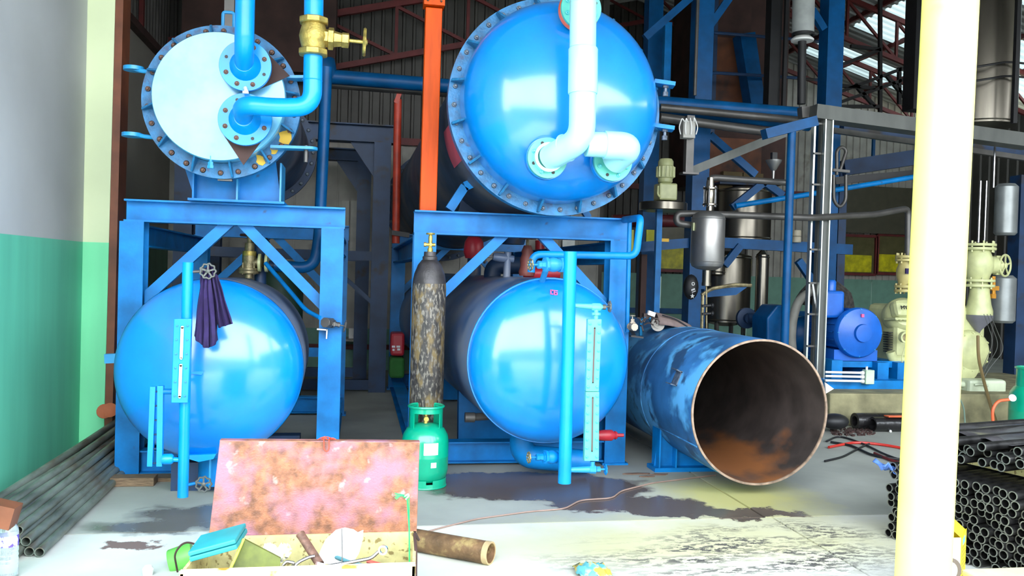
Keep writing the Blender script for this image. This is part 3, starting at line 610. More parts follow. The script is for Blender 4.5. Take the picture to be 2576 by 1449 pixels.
# white-turquoise manifold pipe
yM = 5.12; rp = (at(1500, 100, yM) - at(1433, 100, yM)).length / 2
t = thing('manifold_pipe', 'pale turquoise manifold pipe standing in front of the domed tank', 'pipe', at(1466, 300, yM))
m = MB(); m.tube([at(1468, -60, yM), at(1466, 120, yM)], rp * .97, 28); part('upper_pipe', m, TURQW, t)
m = MB(); m.lathe([(rp * 1.06, 0), (rp * 1.08, .01), (rp * 1.08, .27), (rp * 1.02, .28)], at(1466, 236, yM), at(1467, 120, yM) - at(1466, 236, yM), 28); part('sleeve', m, TURQW, t)
el = at(1464, 350, yM); m = MB(); m.tube([at(1466, 234, yM), el, at(1405, 385, yN - .10), nz1 + V((.01, -.02, 0))], rp * .98, 28, .1, seg=10); part('left_elbow', m, TURQW, t)
m = MB(); m.ring(nz1 + V((0, -.05, 0)), Yp, rp * 1.12, rp * .9, .05, 28); m.torus(nz1.lerp(el, .55), (el - nz1), rp * 1.0, .007, 28, 6); part('weld_collar', m, TURQW, t)
m = MB(); m.tube([at(1475, 362, yM + .06), at(1525, 365, yM + .06)], rp * .93, 28); part('tee_branch', m, TURQW, t)
e2 = at(1588, 368, yM + .06); m = MB(); m.tube([at(1520, 365, yM + .06), e2, nz2 + V((0, -.02, .0))], rp * 1.04, 28, .13, seg=12); part('right_elbow', m, TURQW, t)
m = MB()
for k in (-1, 1): m.poly([at(1466 + k * 33, 238, yM) + V((0, -.004, 0)), at(1466 + k * 20, 240, yM) + V((0, -rp * .8, 0)), at(1466 + k * 27, 246, yM) + V((0, -rp * .5, 0))], (0, .004, 0))
part('weld_notch', m, DARKG, t, smooth=False)

# --- lower left receiver
cf = at(531, 928, 5.6); r3 = (at(769, 928, 5.6) - at(294, 928, 5.6)).length / 2; cr = at(590, 880, 6.95)
T3 = thing('receiver_tank', 'lower left blue tank with a purple cloth hanging in front', 'tank', V((cf.x, 6.2, 0)))
vessel(T3, cf, cr, r3, .31, DUSTG, BLUE, False, 80)
m = MB(); m.box(at(510, 1200, 5.9) + V((0, 0, 0)), (.34, .30, .26)); part('saddle', m, BLUEN, T3, smooth=False)
m = MB(); m.box((cf.x + .1, 6.5, .1), (.8, .12, .24)); part('saddle', m, BLUEN, T3, smooth=False)
a = at(265, 902, 5.95); m = MB(); m.bar(a, at(310, 900, 5.95), .05, .06); part('side_lug', m, BLUEL, T3, smooth=False)
a = at(498, 938, 5.28); m = MB(); m.poly([a + V((-.04, 0, .008)), a + V((.035, 0, .01)), a + V((.02, 0, -.012)), a + V((-.04, 0, -.006))], (0, .1, 0)); part('stub_bracket', m, BLUEL, T3, smooth=False)
a = at(500, 1150, 5.42); m = MB(); m.poly([a + V((-.07, 0, .012)), a + V((.10, 0, .018)), a + V((.085, 0, -.012)), a + V((0, 0, -.03)), a + V((-.06, 0, -.01))], (0, .2, 0)); part('drip_plate', m, BLUEB, T3, smooth=False)
m = MB(); m.cyl(at(545, 1140, 5.75), V((at(545, 1140, 5.75).x, 5.75, .05)), .11, 24); part('sump_nozzle', m, BLUES, T3)
m = MB(); a = at(528, 1178, 5.5); m.cyl(a + V((0, 0, .06)), a + V((0, 0, -.12)), .008, 8); part('drain_tube', m, BLUEL, T3)

# level column with gauges on lower left receiver
yG = 5.08
gp0 = at(473, 660, yG); gp1 = at(460, 1250, yG); rg = (at(487, 900, yG) - at(459, 900, yG)).length / 2
T = thing('level_column', 'blue standpipe with a glass level gauge in front of the lower left tank', 'gauge column', gp1)
m = MB(); m.tube([gp0, gp1], rg, 24); part('standpipe', m, BLUEB, T)
def gauge(root, u0, u1, v0, v1, y, slots, nb, mt, bme, bs, gcol=GLASS, thick=.03, inset=.2, lab=None, sw=.17):
    a = at(u0[0], v0, y); b = at(u1[0], v0, y); c = at(u1[1], v1, y); d = at(u0[1], v1, y)
    m = MB(); m.poly([a, b, c, d], (0, thick, 0)); g = part('gauge_plate', m, mt, root, lab, bev=.004, smooth=False)
    for (s0, s1) in slots:
        p = (a + b) / 2 * (1 - s0) + (c + d) / 2 * s0; q = (a + b) / 2 * (1 - s1) + (c + d) / 2 * s1; wd = (b - a).length * sw
        m = MB(); m.bar(p + V((0, .0, 0)), q, wd, .006, (0, 1, 0)); m.lathe([(wd / 2, -.003), (wd / 2, .003)], p, Yp, 12); m.lathe([(wd / 2, -.003), (wd / 2, .003)], q, Yp, 12); part('glass_slot', m, gcol, g, smooth=False)
        m = MB(); e = (q - p).normalized() * wd * .5; x_ = V((wd * .62, 0, 0)); m.tube([p - e * 1.2 - x_ * .5, p - x_, q - x_, q + e * 1.2, q + x_, p + x_, p - e * 1.2 + x_ * .5, p - e * 1.2 - x_ * .5], .0035, 6, .01); part('slot_rim', m, mt, g)
    for i in range(nb):
        s = (i + .5) / nb
        for k in (inset, 1 - inset):
            p = (a * (1 - s) + d * s) * (1 - k) + (b * (1 - s) + c * s) * k; inst('bolt', bme, g, p, -Yp, 0, bs)
    return g
gauge(T, (437, 430), (482, 473), 802, 1014, yG - .065, ((.10, .47), (.55, .93)), 6, BLUEB, ME_BOLTB, .006, lab='bright blue gauge body with two slots')
# side gauge: two bars with studs
t2 = part('side_gauge', MB().bar(at(386, 972, yG), at(378, 1172, yG), .028, .035), BLUEB, T, 'narrow double bar gauge with studs', smooth=False)
m = MB(); m.bar(at(405, 970, yG), at(402, 1172, yG), .030, .035); part('gauge_bar', m, BLUEB, T, smooth=False)
for i in range(6): p = at(389 - i * .8, 985 + i * 36, yG); m = MB(); m.cyl(p, p + V((.035, 0, 0)), .005, 8); part('stud', m, BLUEN, T)
m = MB(); m.tube([at(410, 985, yG), at(470, 985, yG)], .016, 12); part('gauge_link', m, BLUES, T)
m = MB(); m.tube([at(402, 1155, yG), at(458, 1157, yG)], .014, 12); m.lathe([(.028, 0), (.03, .01), (.03, .05), (.022, .06)], at(408, 1155, yG), Xp, 12); part('gauge_link', m, BLUEB, T)
for (u, v, uu) in ((523, 682, 487), (512, 1218, 476)):
    c = at(u, v, yG - .06); m = MB(); m.cyl(at(uu - 4, v + 2, yG), c + V((-.02, .055, 0)), .009, 10); m.lathe([(.018, 0), (.018, .03)], c + V((-.04, .055, 0)), Xp, 6); m.cyl(c + V((0, .07, 0)), c, .012, 12); part('cock_body', m, GREYP if v < 900 else BLUES, T)
    wheel(T, c, -Yp, .046, GREY, 9, 'handwheel', 5)
# purple cloth
m = MB(); NS, NT = 44, 26; pts = []
for j in range(NT + 1):
    tj = j / NT
    for i in range(NS + 1):
        s = i / NS
        lob = 1.0 if s < .56 else .72
        top = at(505 + 42 * s, 694 - 26 * sin(pi * s) , 5.045)
        if s < .56: k = s / .56; bot = at(487 + 64 * k, 845 + 30 * sin(pi * k * .9) , 5.045)
        else: k = (s - .56) / .44; bot = at(548 + 38 * k, 826 - 12 * k, 5.045)
        p = top.lerp(bot, tj); wv = .6 + .7 * tj
        p.x += .010 * sin(s * 40 + 2 * tj) * wv * (1 - abs(2 * s - 1)) * .6
        p.y += .013 * sin(s * 34 + 3.2 * tj + sin(tj * 5)) * wv + .01 * sin(tj * 9 + s * 5) + .008 * sin(s * 71) * tj
        if s < .6 and s > .5: p.y += .02
        pts.append(p)
m.add(pts, [(j * (NS + 1) + i, j * (NS + 1) + i + 1, (j + 1) * (NS + 1) + i + 1, (j + 1) * (NS + 1) + i) for j in range(NT) for i in range(NS) if not (j > NT * .86 and 24 <= i <= 24)])
o = one('cloth', m, PURPLE, 'crumpled purple cloth hanging from the small handwheel', 'cloth'); sm = o.modifiers.new('thick', 'SOLIDIFY'); sm.thickness = .004

# --- lower right receiver
cf = at(1381, 907, 5.66); r4 = (at(1583, 907, 5.66) - at(1179, 907, 5.66)).length / 2; cr = at(1090, 790, 11.6)
T4 = thing('receiver_tank', 'lower right blue tank behind the long riveted level gauge', 'tank', V((cf.x, 8, 0)))
vessel(T4, cf, cr, r4, .27, DUSTG, BLUE, True, 80)
m = MB(); q = at(1320, 1075, 5.85); m.tube([q + V((0, .1, .12)), V((q.x, 5.95, .16)), V((q.x + .5, 6.0, .10))], .085, 20, .1); part('drain_elbow', m, BLUES, T4)
for y_ in (6.75, 9.5):
    c = cf.lerp(cr, (y_ - 5.66) / 5.94); m = MB(); arc = [V((c.x + r4 * sin(k), y_, c.z - r4 * cos(k))) for k in [radians(-50 + 100 * i / 14) for i in range(15)]]
    m.poly(arc + [V((c.x + .42, y_, .03)), V((c.x - .42, y_, .03))], (0, .1, 0)); part('saddle', m, BLUES, T4, smooth=False)
a = at(1180, 1050, 6.1); m = MB(); m.cyl(a + V((.15, .05, 0)), a, .028, 16); m.lathe([(.036, -.03), (.036, .04)], a, Xp, 12); part('side_stub', m, GREYP, T4)
m = MB(); c = at(1400, 917, 5.415); m.poly([c + V((cos(k) * .017, 0, .07 * (1 if sin(k) > 0 else -1) * abs(sin(k)) ** .35)) for k in [i * 2 * pi / 18 for i in range(18)]], (0, .03, 0)); part('sight_label', m, LBL, T4, 'oblong white plate on the head', smooth=False)
# red stencil (illegible mark)
m = MB(); c = at(1393, 736, 5.5)
for k, (dx, dz, w_, h_) in enumerate([(-.02, .004, .007, .03), (-.012, .015, .018, .006), (-.012, -.01, .018, .006), (.004, .003, .007, .028), (.018, .012, .016, .006), (.018, 0, .016, .005), (.022, -.008, .006, .014), (.012, -.014, .018, .005)]): m.box(c + V((dx, 0, dz)), (w_, .012, h_))
part('stencil_mark', m, mat('magenta stencil paint', (.75, .10, .28), .6), T4, 'faded red stencil figures', smooth=False)
# level column right
yG = 5.08
T = thing('level_column', 'tall blue standpipe beside the riveted double level gauge', 'gauge column', at(1420, 1215, yG))
rg = (at(1447, 900, yG) - at(1415, 900, yG)).length / 2
m = MB(); m.tube([at(1435, 633, yG), at(1420, 1215, yG)], rg, 24); part('standpipe', m, BLUEB, T)
gauge(T, (1479, 1474), (1514, 1507), 803, 985, yG - .02, ((.12, .88),), 8, TURQF, ME_BOLTT, .0095, DARKG, .04, .16, 'turquoise upper gauge section with bolts', .12)
gauge(T, (1474, 1470), (1508, 1507), 986, 1160, yG - .02, ((.08, .86),), 8, TURQF, ME_BOLTT, .0095, DARKG, .04, .16, 'turquoise lower gauge section with bolts', .12)
m = MB(); a = at(1500, 772, yG); m.tube([at(1440, 768, yG), a], [.012, .018], 12); m.lathe([(.02, -.03), (.024, -.02), (.024, .02), (.02, .03)], a, Xp, 8); m.cyl(a, a + V((.05, 0, 0)), .012, 8); m.cyl(a, a + V((0, 0, -.08)), .014, 12); m.lathe([(.028, -.05), (.028, -.035)], a, Zp, 8); part('upper_cock', m, TURQF, T)
wheel(T, a + V((.085, 0, .004)), Xp, .036, GREY, 7); m = MB(); m.cyl(a + V((.04, 0, 0)), a + V((.09, 0, .004)), .005, 8); m.lathe([(.016, .04), (.016, .06)], a, Xp, 6); part('stem', m, GREY, T)
a = at(1490, 1181, yG); m = MB(); m.tube([at(1432, 1182, yG), a], [.016, .022], 12); m.lathe([(.024, -.02), (.026, .02)], a, Xp, 8); m.cyl(a, a + V((0, 0, .05)), .015, 12); m.lathe([(.018, .025), (.018, .05)], a, Xp, 6); m.cyl(a, a + V((.08, 0, 0)), .006, 8); part('lower_cock', m, BLUEL, T); wheel(T, a + V((.085, 0, 0)), Xp, .034, BLUES, 7)
valve('blue drain valve with a rusty wheel at the standpipe foot', at(1388, 1150, 5.14), (1, .3, -.1), (-1, -.15, .03), .026, .09, .036, BLUES, wmt=BRASSO, slen=.12)
valve('light blue valve on top of the lower right tank', at(1392, 666, 5.35), (1, .3, 0), (-1, -.3, -.03), .03, .11, .04, BLUEL, wmt=BRASSO, slen=.13)
m = MB(); a = at(1377, 668, 5.45); m.cyl(a, V((a.x, 5.6, at(1377, 708, 5.45).z)), .02, 12); one('valve_stub', m, BLUEL, 'short blue stub under the light blue valve', 'pipe')
m = MB(); y_ = 5.75; m.tube([at(1336, 685, y_), at(1340, 640, y_), at(1600, 644, y_), at(1612, 548, y_), at(1570, 553, 6.35)], .026, 16, .06); one('looped_pipe', m, BLUES, 'blue looped pipe rounding the right end of the frame beam', 'pipe')
m = MB(); m.tube([at(1584, 556, 6.2), at(1577, 835, 6.2)], .017, 12); m.lathe([(.026, 0), (.026, .02)], at(1579, 646, 6.2), Zp, 8); one('thin_riser', m, BLUES, 'thin blue upright pipe beside the right frame post', 'pipe')
a = at(1528, 1095, 5.9); m = MB(); m.lathe([(.034, -.08), (.04, -.02), (.04, .03), (.026, .05), (.026, .07), (.013, .075), (.013, .12)], a, Xp, 16); m.torus(a + V((.058, 0, 0)), Xp, .027, .005, 16, 6); one('red_valve_cap', m, REDPAINT, 'small red relief valve low beside the riveted gauge', 'valve')

# angle valve on right post of left frame
valve('grey needle valve bracketed to the right post of the left frame', at(826, 812, 6.05), (-.5, -1, .1), (1, .1, -.2), .022, .08, .042, GREYP, wmt=GREYP, slen=.09)
m = MB(); a = at(820, 828, 6.08); m.bar(a + V((-.06, 0, 0)), a + V((.01, 0, -.004)), .06, .008); m.bar(a + V((.008, 0, 0)), a + V((.006, 0, -.065)), .008, .06, (0, 1, 0)); one('angle_bracket', m, WHITE, 'small white angle bracket under the grey needle valve', 'bracket', smooth=False)
m = MB(); m.tube([at(668, 662, 6.6), at(740, 745, 6.4), at(768, 780, 6.3), at(806, 800, 6.12)], .016, 12, .1); one('thin_pipe', m, BLUES, 'thin blue pipe sloping down to the grey needle valve', 'pipe')
# valve stack on lower left tank
t = thing('safety_valve_stack', 'brass stacked valve on top of the lower left tank', 'valve', at(626, 715, 6.8)); a = at(626, 700, 6.8); b = at(626, 605, 6.8); H = (b - a).z
for k, (z, rr, hh, mt) in enumerate(((0, .03, .05, BRASSO), (.12, .075, .022, BRASSO), (.2, .075, .022, BRASSO), (.24, .05, .12, BRASSO), (.58, .05, .04, BRASS), (.66, .035, .08, BRASSO), (.9, .02, .1, BRASSO))):
    m = MB(); c = a + V((0, 0, H * z)); m.lathe([(rr, 0), (rr * 1.04, hh * .3), (rr * 1.04, hh * .7), (rr, hh)], c, Zp, 20); part('valve_section', m, mt, t)
m = MB(); c = a + V((0, 0, H * .42)); m.cyl(c, c + V((.10, -.02, 0)), .035, 16); part('side_outlet', m, BRASSO, t)
for k in (.07, .12): m = MB(); m.lathe([(.07, 0), (.07, .02)], c + V((k, -.02, 0)), Xp, 20); f = part('outlet_flange', m, CREAM, t)
for k in range(4): g = k * pi / 2 + .8; m = MB(); q = a + V((cos(g) * .058, sin(g) * .058, H * .1)); m.cyl(q, q + V((0, 0, .09)), .007, 8); part('tie_bolt', m, BRASSO, t)
wheel(t, at(632, 592, 6.8), Zp, .085, RUSTD, 0)
m = MB(); m.cyl(b, at(630, 592, 6.8), .01, 8); part('stem', m, BRASSO, t)
m = MB(); y_ = 6.85; m.tube([at(690, 668, y_), at(790, 676, y_), at(803, 600, y_), at(822, 170, y_)], .045, 18, .12); one('dark_riser', m, BLUED, 'dark blue riser pipe elbowing up behind the left frame', 'pipe')
m = MB(); m.lathe([(.06, 0), (.07, .03), (.07, .10), (.05, .13)], at(655, 640, 6.9), Zp, 20); m.tube([at(655, 640, 6.9), at(655, 715, 6.9)], .045, 16); m.tube([at(655, 668, 6.9), at(690, 668, 6.9)], .04, 16); one('blue_fitting', m, BLUEN, 'dark blue capped fitting right of the brass stacked valve', 'fitting')
# ================================================================== CYLINDERS
o0 = at(1068, 1165, 6.0); o0.z = 0; top = at(1083, 655, 6.0).z; ro = .119
t = thing('gas_cylinder', 'tall scuffed black gas cylinder standing against the right frame post', 'gas cylinder', o0)
m = MB(); m.lathe([(ro * .9, 0), (ro, .02), (ro, top - .20), (ro * .97, top - .15), (ro * .86, top - .09), (ro * .66, top - .035), (ro * .45, top - .005), (ro * .36, top)], o0, Zp, 40); part('body', m, OXY, t)
m = MB(); m.lathe([(ro * .985, top - .165), (ro * .9, top - .10), (ro * .69, top - .035), (ro * .48, top - .002), (ro * .36, top + .002)], o0 + V((0, -.001, .003)), Zp, 40); part('shoulder', m, OXYT, t)
m = MB(); m.lathe([(.052, -.01), (.052, .025), (.044, .03), (.042, .06)], o0 + V((0, 0, top)), Zp, 24); part('neck_ring', m, OXYT, t)
c = o0 + V((0, 0, top + .06)); m = MB(); m.lathe([(.02, 0), (.02, .02), (.013, .03), (.015, .10), (.011, .12)], c, Zp, 12); m.cyl(c + V((-.035, 0, .05)), c + V((.035, 0, .05)), .012, 10); m.lathe([(.016, -.045), (.016, -.03)], c + V((0, 0, .05)), Xp, 6); m.cyl(c + V((0, 0, .05)), c + V((0, -.04, .05)), .01, 10); v_ = part('cylinder_valve', m, BRASS, t); m = MB(); m.lathe([(.03, 0), (.033, .006), (.03, .012)], c + V((0, 0, .12)), Zp, 10); part('valve_knob', m, BRASS, v_)

GLY = MB()
def glyph(ch, size, p, rz):   # one character as mesh, mirrored as seen from behind the cut collar
    cu = bpy.data.curves.new('tmp', 'FONT'); cu.body = ch; cu.size = size; cu.extrude = .0006; cu.align_x = 'CENTER'; cu.align_y = 'CENTER'; cu.resolution_u = 3
    o = bpy.data.objects.new('tmp', cu); COL.objects.link(o); dg = bpy.context.evaluated_depsgraph_get(); me = bpy.data.meshes.new_from_object(o.evaluated_get(dg)); bpy.data.objects.remove(o)
    R = Matrix.Rotation(rz, 3, 'Z') @ Matrix.Rotation(pi / 2, 3, 'X')
    GLY.add([V(p) + R @ V((-v.co.x, v.co.y, v.co.z)) for v in me.vertices], [list(f.vertices) for f in me.polygons]); bpy.data.meshes.remove(me)
def lpg(loc, label, s=1, yawz=0., stencil=True):
    loc = V(loc); t = thing('gas_bottle', label, 'gas bottle', loc); r = .158 * s; H = .37 * s
    m = MB(); m.lathe([(r * .80, .045 * s), (r * .93, .07 * s), (r, .115 * s), (r, .20 * s), (r * 1.008, .205 * s), (r * 1.008, .211 * s), (r, .216 * s), (r, .31 * s), (r * .95, .35 * s), (r * .8, .39 * s), (r * .55, .415 * s), (r * .2, .425 * s)], loc, Zp, 48); part('body', m, LPG, t)
    m = MB(); n = 40
    for i in range(n):   # foot ring with slots
        a0 = 2 * pi * i / n; a1 = 2 * pi * (i + 1) / n; gap = (i % 10) in (0, 1)
        if gap: z0, z1 = 0, .035
        else: z0, z1 = 0, .06
        for rr in (r * .93, r * .90):
            m.add([loc + V((cos(a) * rr, sin(a) * rr, z * s)) for a, z in ((a0, z0), (a1, z0), (a1, z1), (a0, z1))], [(0, 1, 2, 3)])
        m.add([loc + V((cos(a) * rr, sin(a) * rr, z * s)) for a, rr, z in ((a0, r * .93, z1), (a1, r * .93, z1), (a1, r * .90, z1), (a0, r * .90, z1))], [(0, 1, 2, 3)])
    m.torus(loc + V((0, 0, .006)), Zp, r * .92, .006, 40, 6); part('foot_ring', m, LPG, t)
    # collar: open at the front
    m = MB(); rc = r * .72; n = 36; pos = []
    for i in range(n + 1):
        a = yawz - pi / 2 + radians(50) + radians(260) * i / n
        for rr in (rc, rc - .006):
            m.v += [loc + V((cos(a) * rr, sin(a) * rr, z * s)) for z in (.385, .52, .535)]
    for i in range(n):
        k = 6 * i; w2 = k + 6
        for j in (0, 1): m.f += [[k + j, w2 + j, w2 + j + 1, k + j + 1], [k + 3 + j, k + 4 + j, w2 + 4 + j, w2 + 3 + j]]
        m.f.append([k + 2, w2 + 2, w2 + 5, k + 5])
    for k in (0, 6 * n): m.f += [[k, k + 1, k + 4, k + 3], [k + 1, k + 2, k + 5, k + 4]]
    cl = part('collar', m, LPG, t)
    m = MB(); m.ring(loc + V((0, 0, .50 * s)), Zp, rc * 1.0, rc - .006, .035 * s, 40); m.torus(loc + V((0, 0, .54 * s)), Zp, rc * 1.03, .009 * s, 40, 8); part('collar_rim', m, LPG, cl)
    c = loc + V((0, 0, .42 * s)); d = V((sin(yawz), -cos(yawz), 0)); m = MB(); m.lathe([(.018, 0), (.014, .02), (.014, .07), (.008, .075), (.008, .09)], c, Zp, 10); m.lathe([(.017, .005), (.017, .035), (.012, .035)], c + V((0, 0, .035)), d, 14); m.lathe([(.026, .088), (.026, .10)], c, Zp, 8); part('valve', m, BRASS, t)
    return t, cl
lp = at(1069, 1150, 5.8); lp.z = 0
t, cl = lpg(lp, 'bright green gas bottle standing behind the rusty box lid', 1.0)
for i, ch in enumerate('1722 . 11111.4551'[::-1]):
    if ch == ' ': continue
    a = pi / 2 + radians(52) * (i - 8) / 8; rr = .158 * .72 - .0072; p = lp + V((cos(a) * rr, sin(a) * rr, .518))
    glyph(ch, .026, p, a + pi / 2 + pi)
part('stencil', GLY, INK, cl, 'mirrored dark stencilled digits cut through the rim', smooth=False)
m = MB(); 
def patch_cyl(c, r, a0, a1, z0, z1, n=10, h=.0015):
    m = MB(); vs = []
    for i in range(n + 1):
        a = a0 + (a1 - a0) * i / n
        for z in (z0, z1): vs.append(V(c) + V((cos(a) * (r + h), sin(a) * (r + h), z)))
    m.add(vs, [(2 * i, 2 * i + 2, 2 * i + 3, 2 * i + 1) for i in range(n)]); return m
part('white_label', patch_cyl(lp, .158, radians(-98), radians(-62), .235, .315), LBL, t, 'worn white square label on the body')
m = patch_cyl(lp, .158, radians(-80), radians(-66), .15, .185); part('white_label', m, LBL, t, 'small round white emblem low on the body')

# ================================================================== TOOLBOX (lid open) AND WHAT IS IN IT
bx0, bx1 = at(527, 1352, 3.55), at(1047, 1352, 3.55); ZB = bx0.z
yF = 3.14; f0, f1 = at(452, 1437, yF), at(1045, 1437, yF); ZB = .37
X0, X1 = f0.x + .0, f1.x; Y0, Y1 = yF, 3.55
t = thing('toolbox', 'large open cream steel toolbox with its rusty lid raised', 'toolbox', ((X0 + X1) / 2, 3.3, 0))
th = .012
XL1 = at(525, 1352, Y1).x; XR1 = at(1047, 1352, Y1).x
def wallp(a, b, z0, z1, off): m = MB(); a = V(a); b = V(b); return m.poly([V((a.x, a.y, z0)), V((b.x, b.y, z0)), V((b.x, b.y, z1)), V((a.x, a.y, z1))], off)
part('front_wall', wallp((X0, Y0, 0), (X1, Y0, 0), .02, ZB, (0, th, 0)), BOXRUST, t, smooth=False, bev=.002)
part('back_wall', wallp((XL1, Y1, 0), (XR1, Y1, 0), .02, ZB, (0, -th, 0)), CREAMB, t, smooth=False)
part('side_wall', wallp((X0, Y0, 0), (XL1, Y1, 0), .02, ZB, (th, 0, 0)), CREAMB, t, smooth=False)
part('side_wall', wallp((X1, Y0, 0), (XR1, Y1, 0), .02, ZB, (-th, 0, 0)), CREAMB, t, smooth=False)
m = MB(); m.poly([(X0, Y0, .0), (X1, Y0, .0), (XR1, Y1, .0), (XL1, Y1, .0)], (0, 0, .02)); part('bottom', m, CREAMB, t, smooth=False)
m = MB(); m.poly([(X0, Y0 - .004, ZB - .004), (X1, Y0 - .004, ZB - .004), (X1, Y0 + .022, ZB - .004), (X0, Y0 + .022, ZB - .004)], (0, 0, .008)); part('front_rim', m, BOXRUST, t, 'cream rim chipped to orange rust', smooth=False)
yL = 3.60; q = [at(525, 1350, Y1 + .01), at(1048, 1350, Y1 + .01), at(1056, 1112, yL), at(553, 1108, yL)]
m = MB(); m.poly(q, (0, .012, 0)); ld = part('lid', m, LID, t, 'rust coloured lid with pinkish bloom', bev=.003, smooth=False)
m = MB(); m.bar(q[3] + V((0, .02, -.005)), q[2] + V((0, .02, -.005)), .04, .012); part('lid_flange', m, LID, ld, smooth=False)
m = MB()
for k in range(7):
    g = k * .9; c = at(822 + 4 * k - 10, 1106, yL - .004); m.tube([c + V((-.02 * cos(g), 0, .0)), c + V((.0, -.01, .014 + .004 * sin(g))), c + V((.02 * cos(g * 1.3), -.006, .002))], .0022, 6, .01)
c = at(822, 1112, yL - .012); m.tube([c + V((-.012, 0, .01)), c + V((-.010, -.003, -.03)), c + V((.0, -.004, -.04)), c + V((.010, -.003, -.03)), c + V((.009, 0, .01))], .0028, 6, .008); part('wire_hasp', m, REDP, ld, 'twisted rusty wire loop')
for u in (590, 990): m = MB(); c = at(u, 1352, Y1); m.bar(c + V((-.03, 0, 0)), c + V((.03, 0, 0)), .02, .012); part('hinge', m, RUSTD, t)
m = MB(); c = at(1050, 1400, 3.3); m.tube([V((X1 + .006, 3.2, ZB - .08)), V((X1 + .012, 3.3, ZB + .0)), V((X1 + .012, 3.42, ZB + .04)), V((XR1 + .006, 3.5, ZB - .02))], .006, 8, .04); part('side_handle', m, RUSTD, t)
# green twine
m = MB(); a = at(1024, 1248, yL - .03); b = at(1030, 1420, 3.3); m.tube([a, a.lerp(b, .5) + V((.004, 0, 0)), b], .0028, 6); m.tube([a + V((.008, 0, 0)), b + V((.002, .01, 0))], .0018, 6)
for k in range(9): m.tube([a, a + V((-.022, -.004, .006 + .004 * sin(k))), a + V((-.052 + .004 * (k % 3), -.006, .016 - .0035 * k))], .0012, 5, .01)
m.sphere(a + V((-.01, -.005, 0)), .007, 8); m.sphere(b, .007, 8); one('green_twine', m, TWINE, 'bright green twine tied from the lid down into the toolbox', 'string')
m = MB(); m.tube([a + V((-.012, -.008, 0)), a + V((.004, -.01, .012)), a + V((.007, -.008, .004)), a + V((-.006, -.01, -.012))], .0035, 6, .006); one('white_knot', m, WHITE, 'white scrap knotted where the green twine meets the lid', 'string')
ZT = ZB - .03
m = MB(); m.span((X0 + .02, Y0 + .02, .02), (X1 - .02, Y1 - .03, ZT - .12)); fill = part('tool_heap', m, BLACK, t, 'dark mass of tools in the bottom', smooth=False)
def inbox(u, v, y): return at(u, v, y)
# teal case
a = inbox(478, 1415, 3.22); b = inbox(597, 1382, 3.22); d = (b - a); up = V((-d.z, 0, d.x)).normalized(); lf = d.length
t2 = thing('tool_case', 'closed teal plastic tool case tilted on the left rim of the toolbox', 'case', a)
m = MB(); dep = V((.02, .14, .02)); m.poly([a, b, b + up * .018, a + up * .018], dep); part('case_base', m, CASE, t2, smooth=False, bev=.004)
m = MB(); m.poly([a + up * .021, b + up * .021, b + up * .038, a + up * .038], dep); part('case_lid', m, CASE, t2, smooth=False, bev=.004)
# olive board, triangle
m = MB(); y_ = 3.24; m.poly([at(578, 1437, y_), at(702, 1437, y_), at(706, 1405, y_ + .02), at(614, 1357, y_ + .05)], (0, .014, 0)); o = one('folded_board', m, GFOAM, 'olive green board standing on edge in the toolbox', 'board', smooth=False)
m = MB(); m.tube([at(577, 1437, y_ - .006), at(596, 1395, y_), at(613, 1356, y_ + .045)], .005, 6); one('lime_strip', m, LIMEE, 'lime strip along the left edge of the olive board', 'strip')
m = MB(); m.tube([at(757, 1346, 3.34), at(805, 1420, 3.24)], .0165, 20); m.ring(at(757, 1346, 3.34), at(757, 1346, 3.34) - at(805, 1420, 3.24), .0175, .012, .006, 20); one('pipe_offcut', m, BOLT, 'short brown steel pipe leaning in the toolbox', 'pipe')
# spanner
def spanner(name, p, q, label, mt, wd=.012, rr=.017, hook=True):
    p = V(p); q = V(q); m = MB(); m.bar(p, q, wd, .006, Yp); dq = (q - p).normalized(); m.ring(q + dq * rr * .8 + V((0, .005, 0)), -Yp, rr, rr * .6, .01, 18); m.ring(p - dq * rr * .8 + V((0, .005, 0)), -Yp, rr * .9, rr * .5, .01, 18); return one(name, m, mt, label, 'spanner')
y_ = 3.2
m = MB(); m.tube([at(800, 1428, y_), at(880, 1415, y_), at(935, 1404, y_), at(952, 1388, y_)], .0065, 8, .02); m.ring(at(965, 1384, y_) + V((0, .006, 0)), V((-.3, -1, .1)), .018, .011, .012, 20); m.ring(at(795, 1432, y_), V((.2, -1, .3)), .016, .009, .012, 20); one('ring_spanner', m, CHROME, 'long bright offset ring spanner lying across the toolbox', 'spanner')
m = MB(); m.tube([at(735, 1430, 3.21), at(750, 1414, 3.22), at(778, 1401, 3.24), at(790, 1399, 3.25)], .006, 8, .03); one('curved_rod', m, CHROME, 'curved shiny rod beside the brown pipe offcut', 'rod')
m = MB(); m.tube([at(712, 1423, 3.2), at(720, 1412, 3.2), at(740, 1416, 3.2), at(736, 1424, 3.2)], .006, 8, .01); one('open_spanner', m, CHROME, 'small shiny spanner between the olive board and the pipe offcut', 'spanner')
m = MB(); m.box(at(803, 1428, 3.19), (.035, .05, .022), Matrix.Rotation(.3, 3, 'Y')); m.ring(at(808, 1431, 3.17), -Yp, .014, .009, .02, 14); one('socket_tool', m, CHROME, 'shiny socket head at the foot of the brown pipe', 'tool')
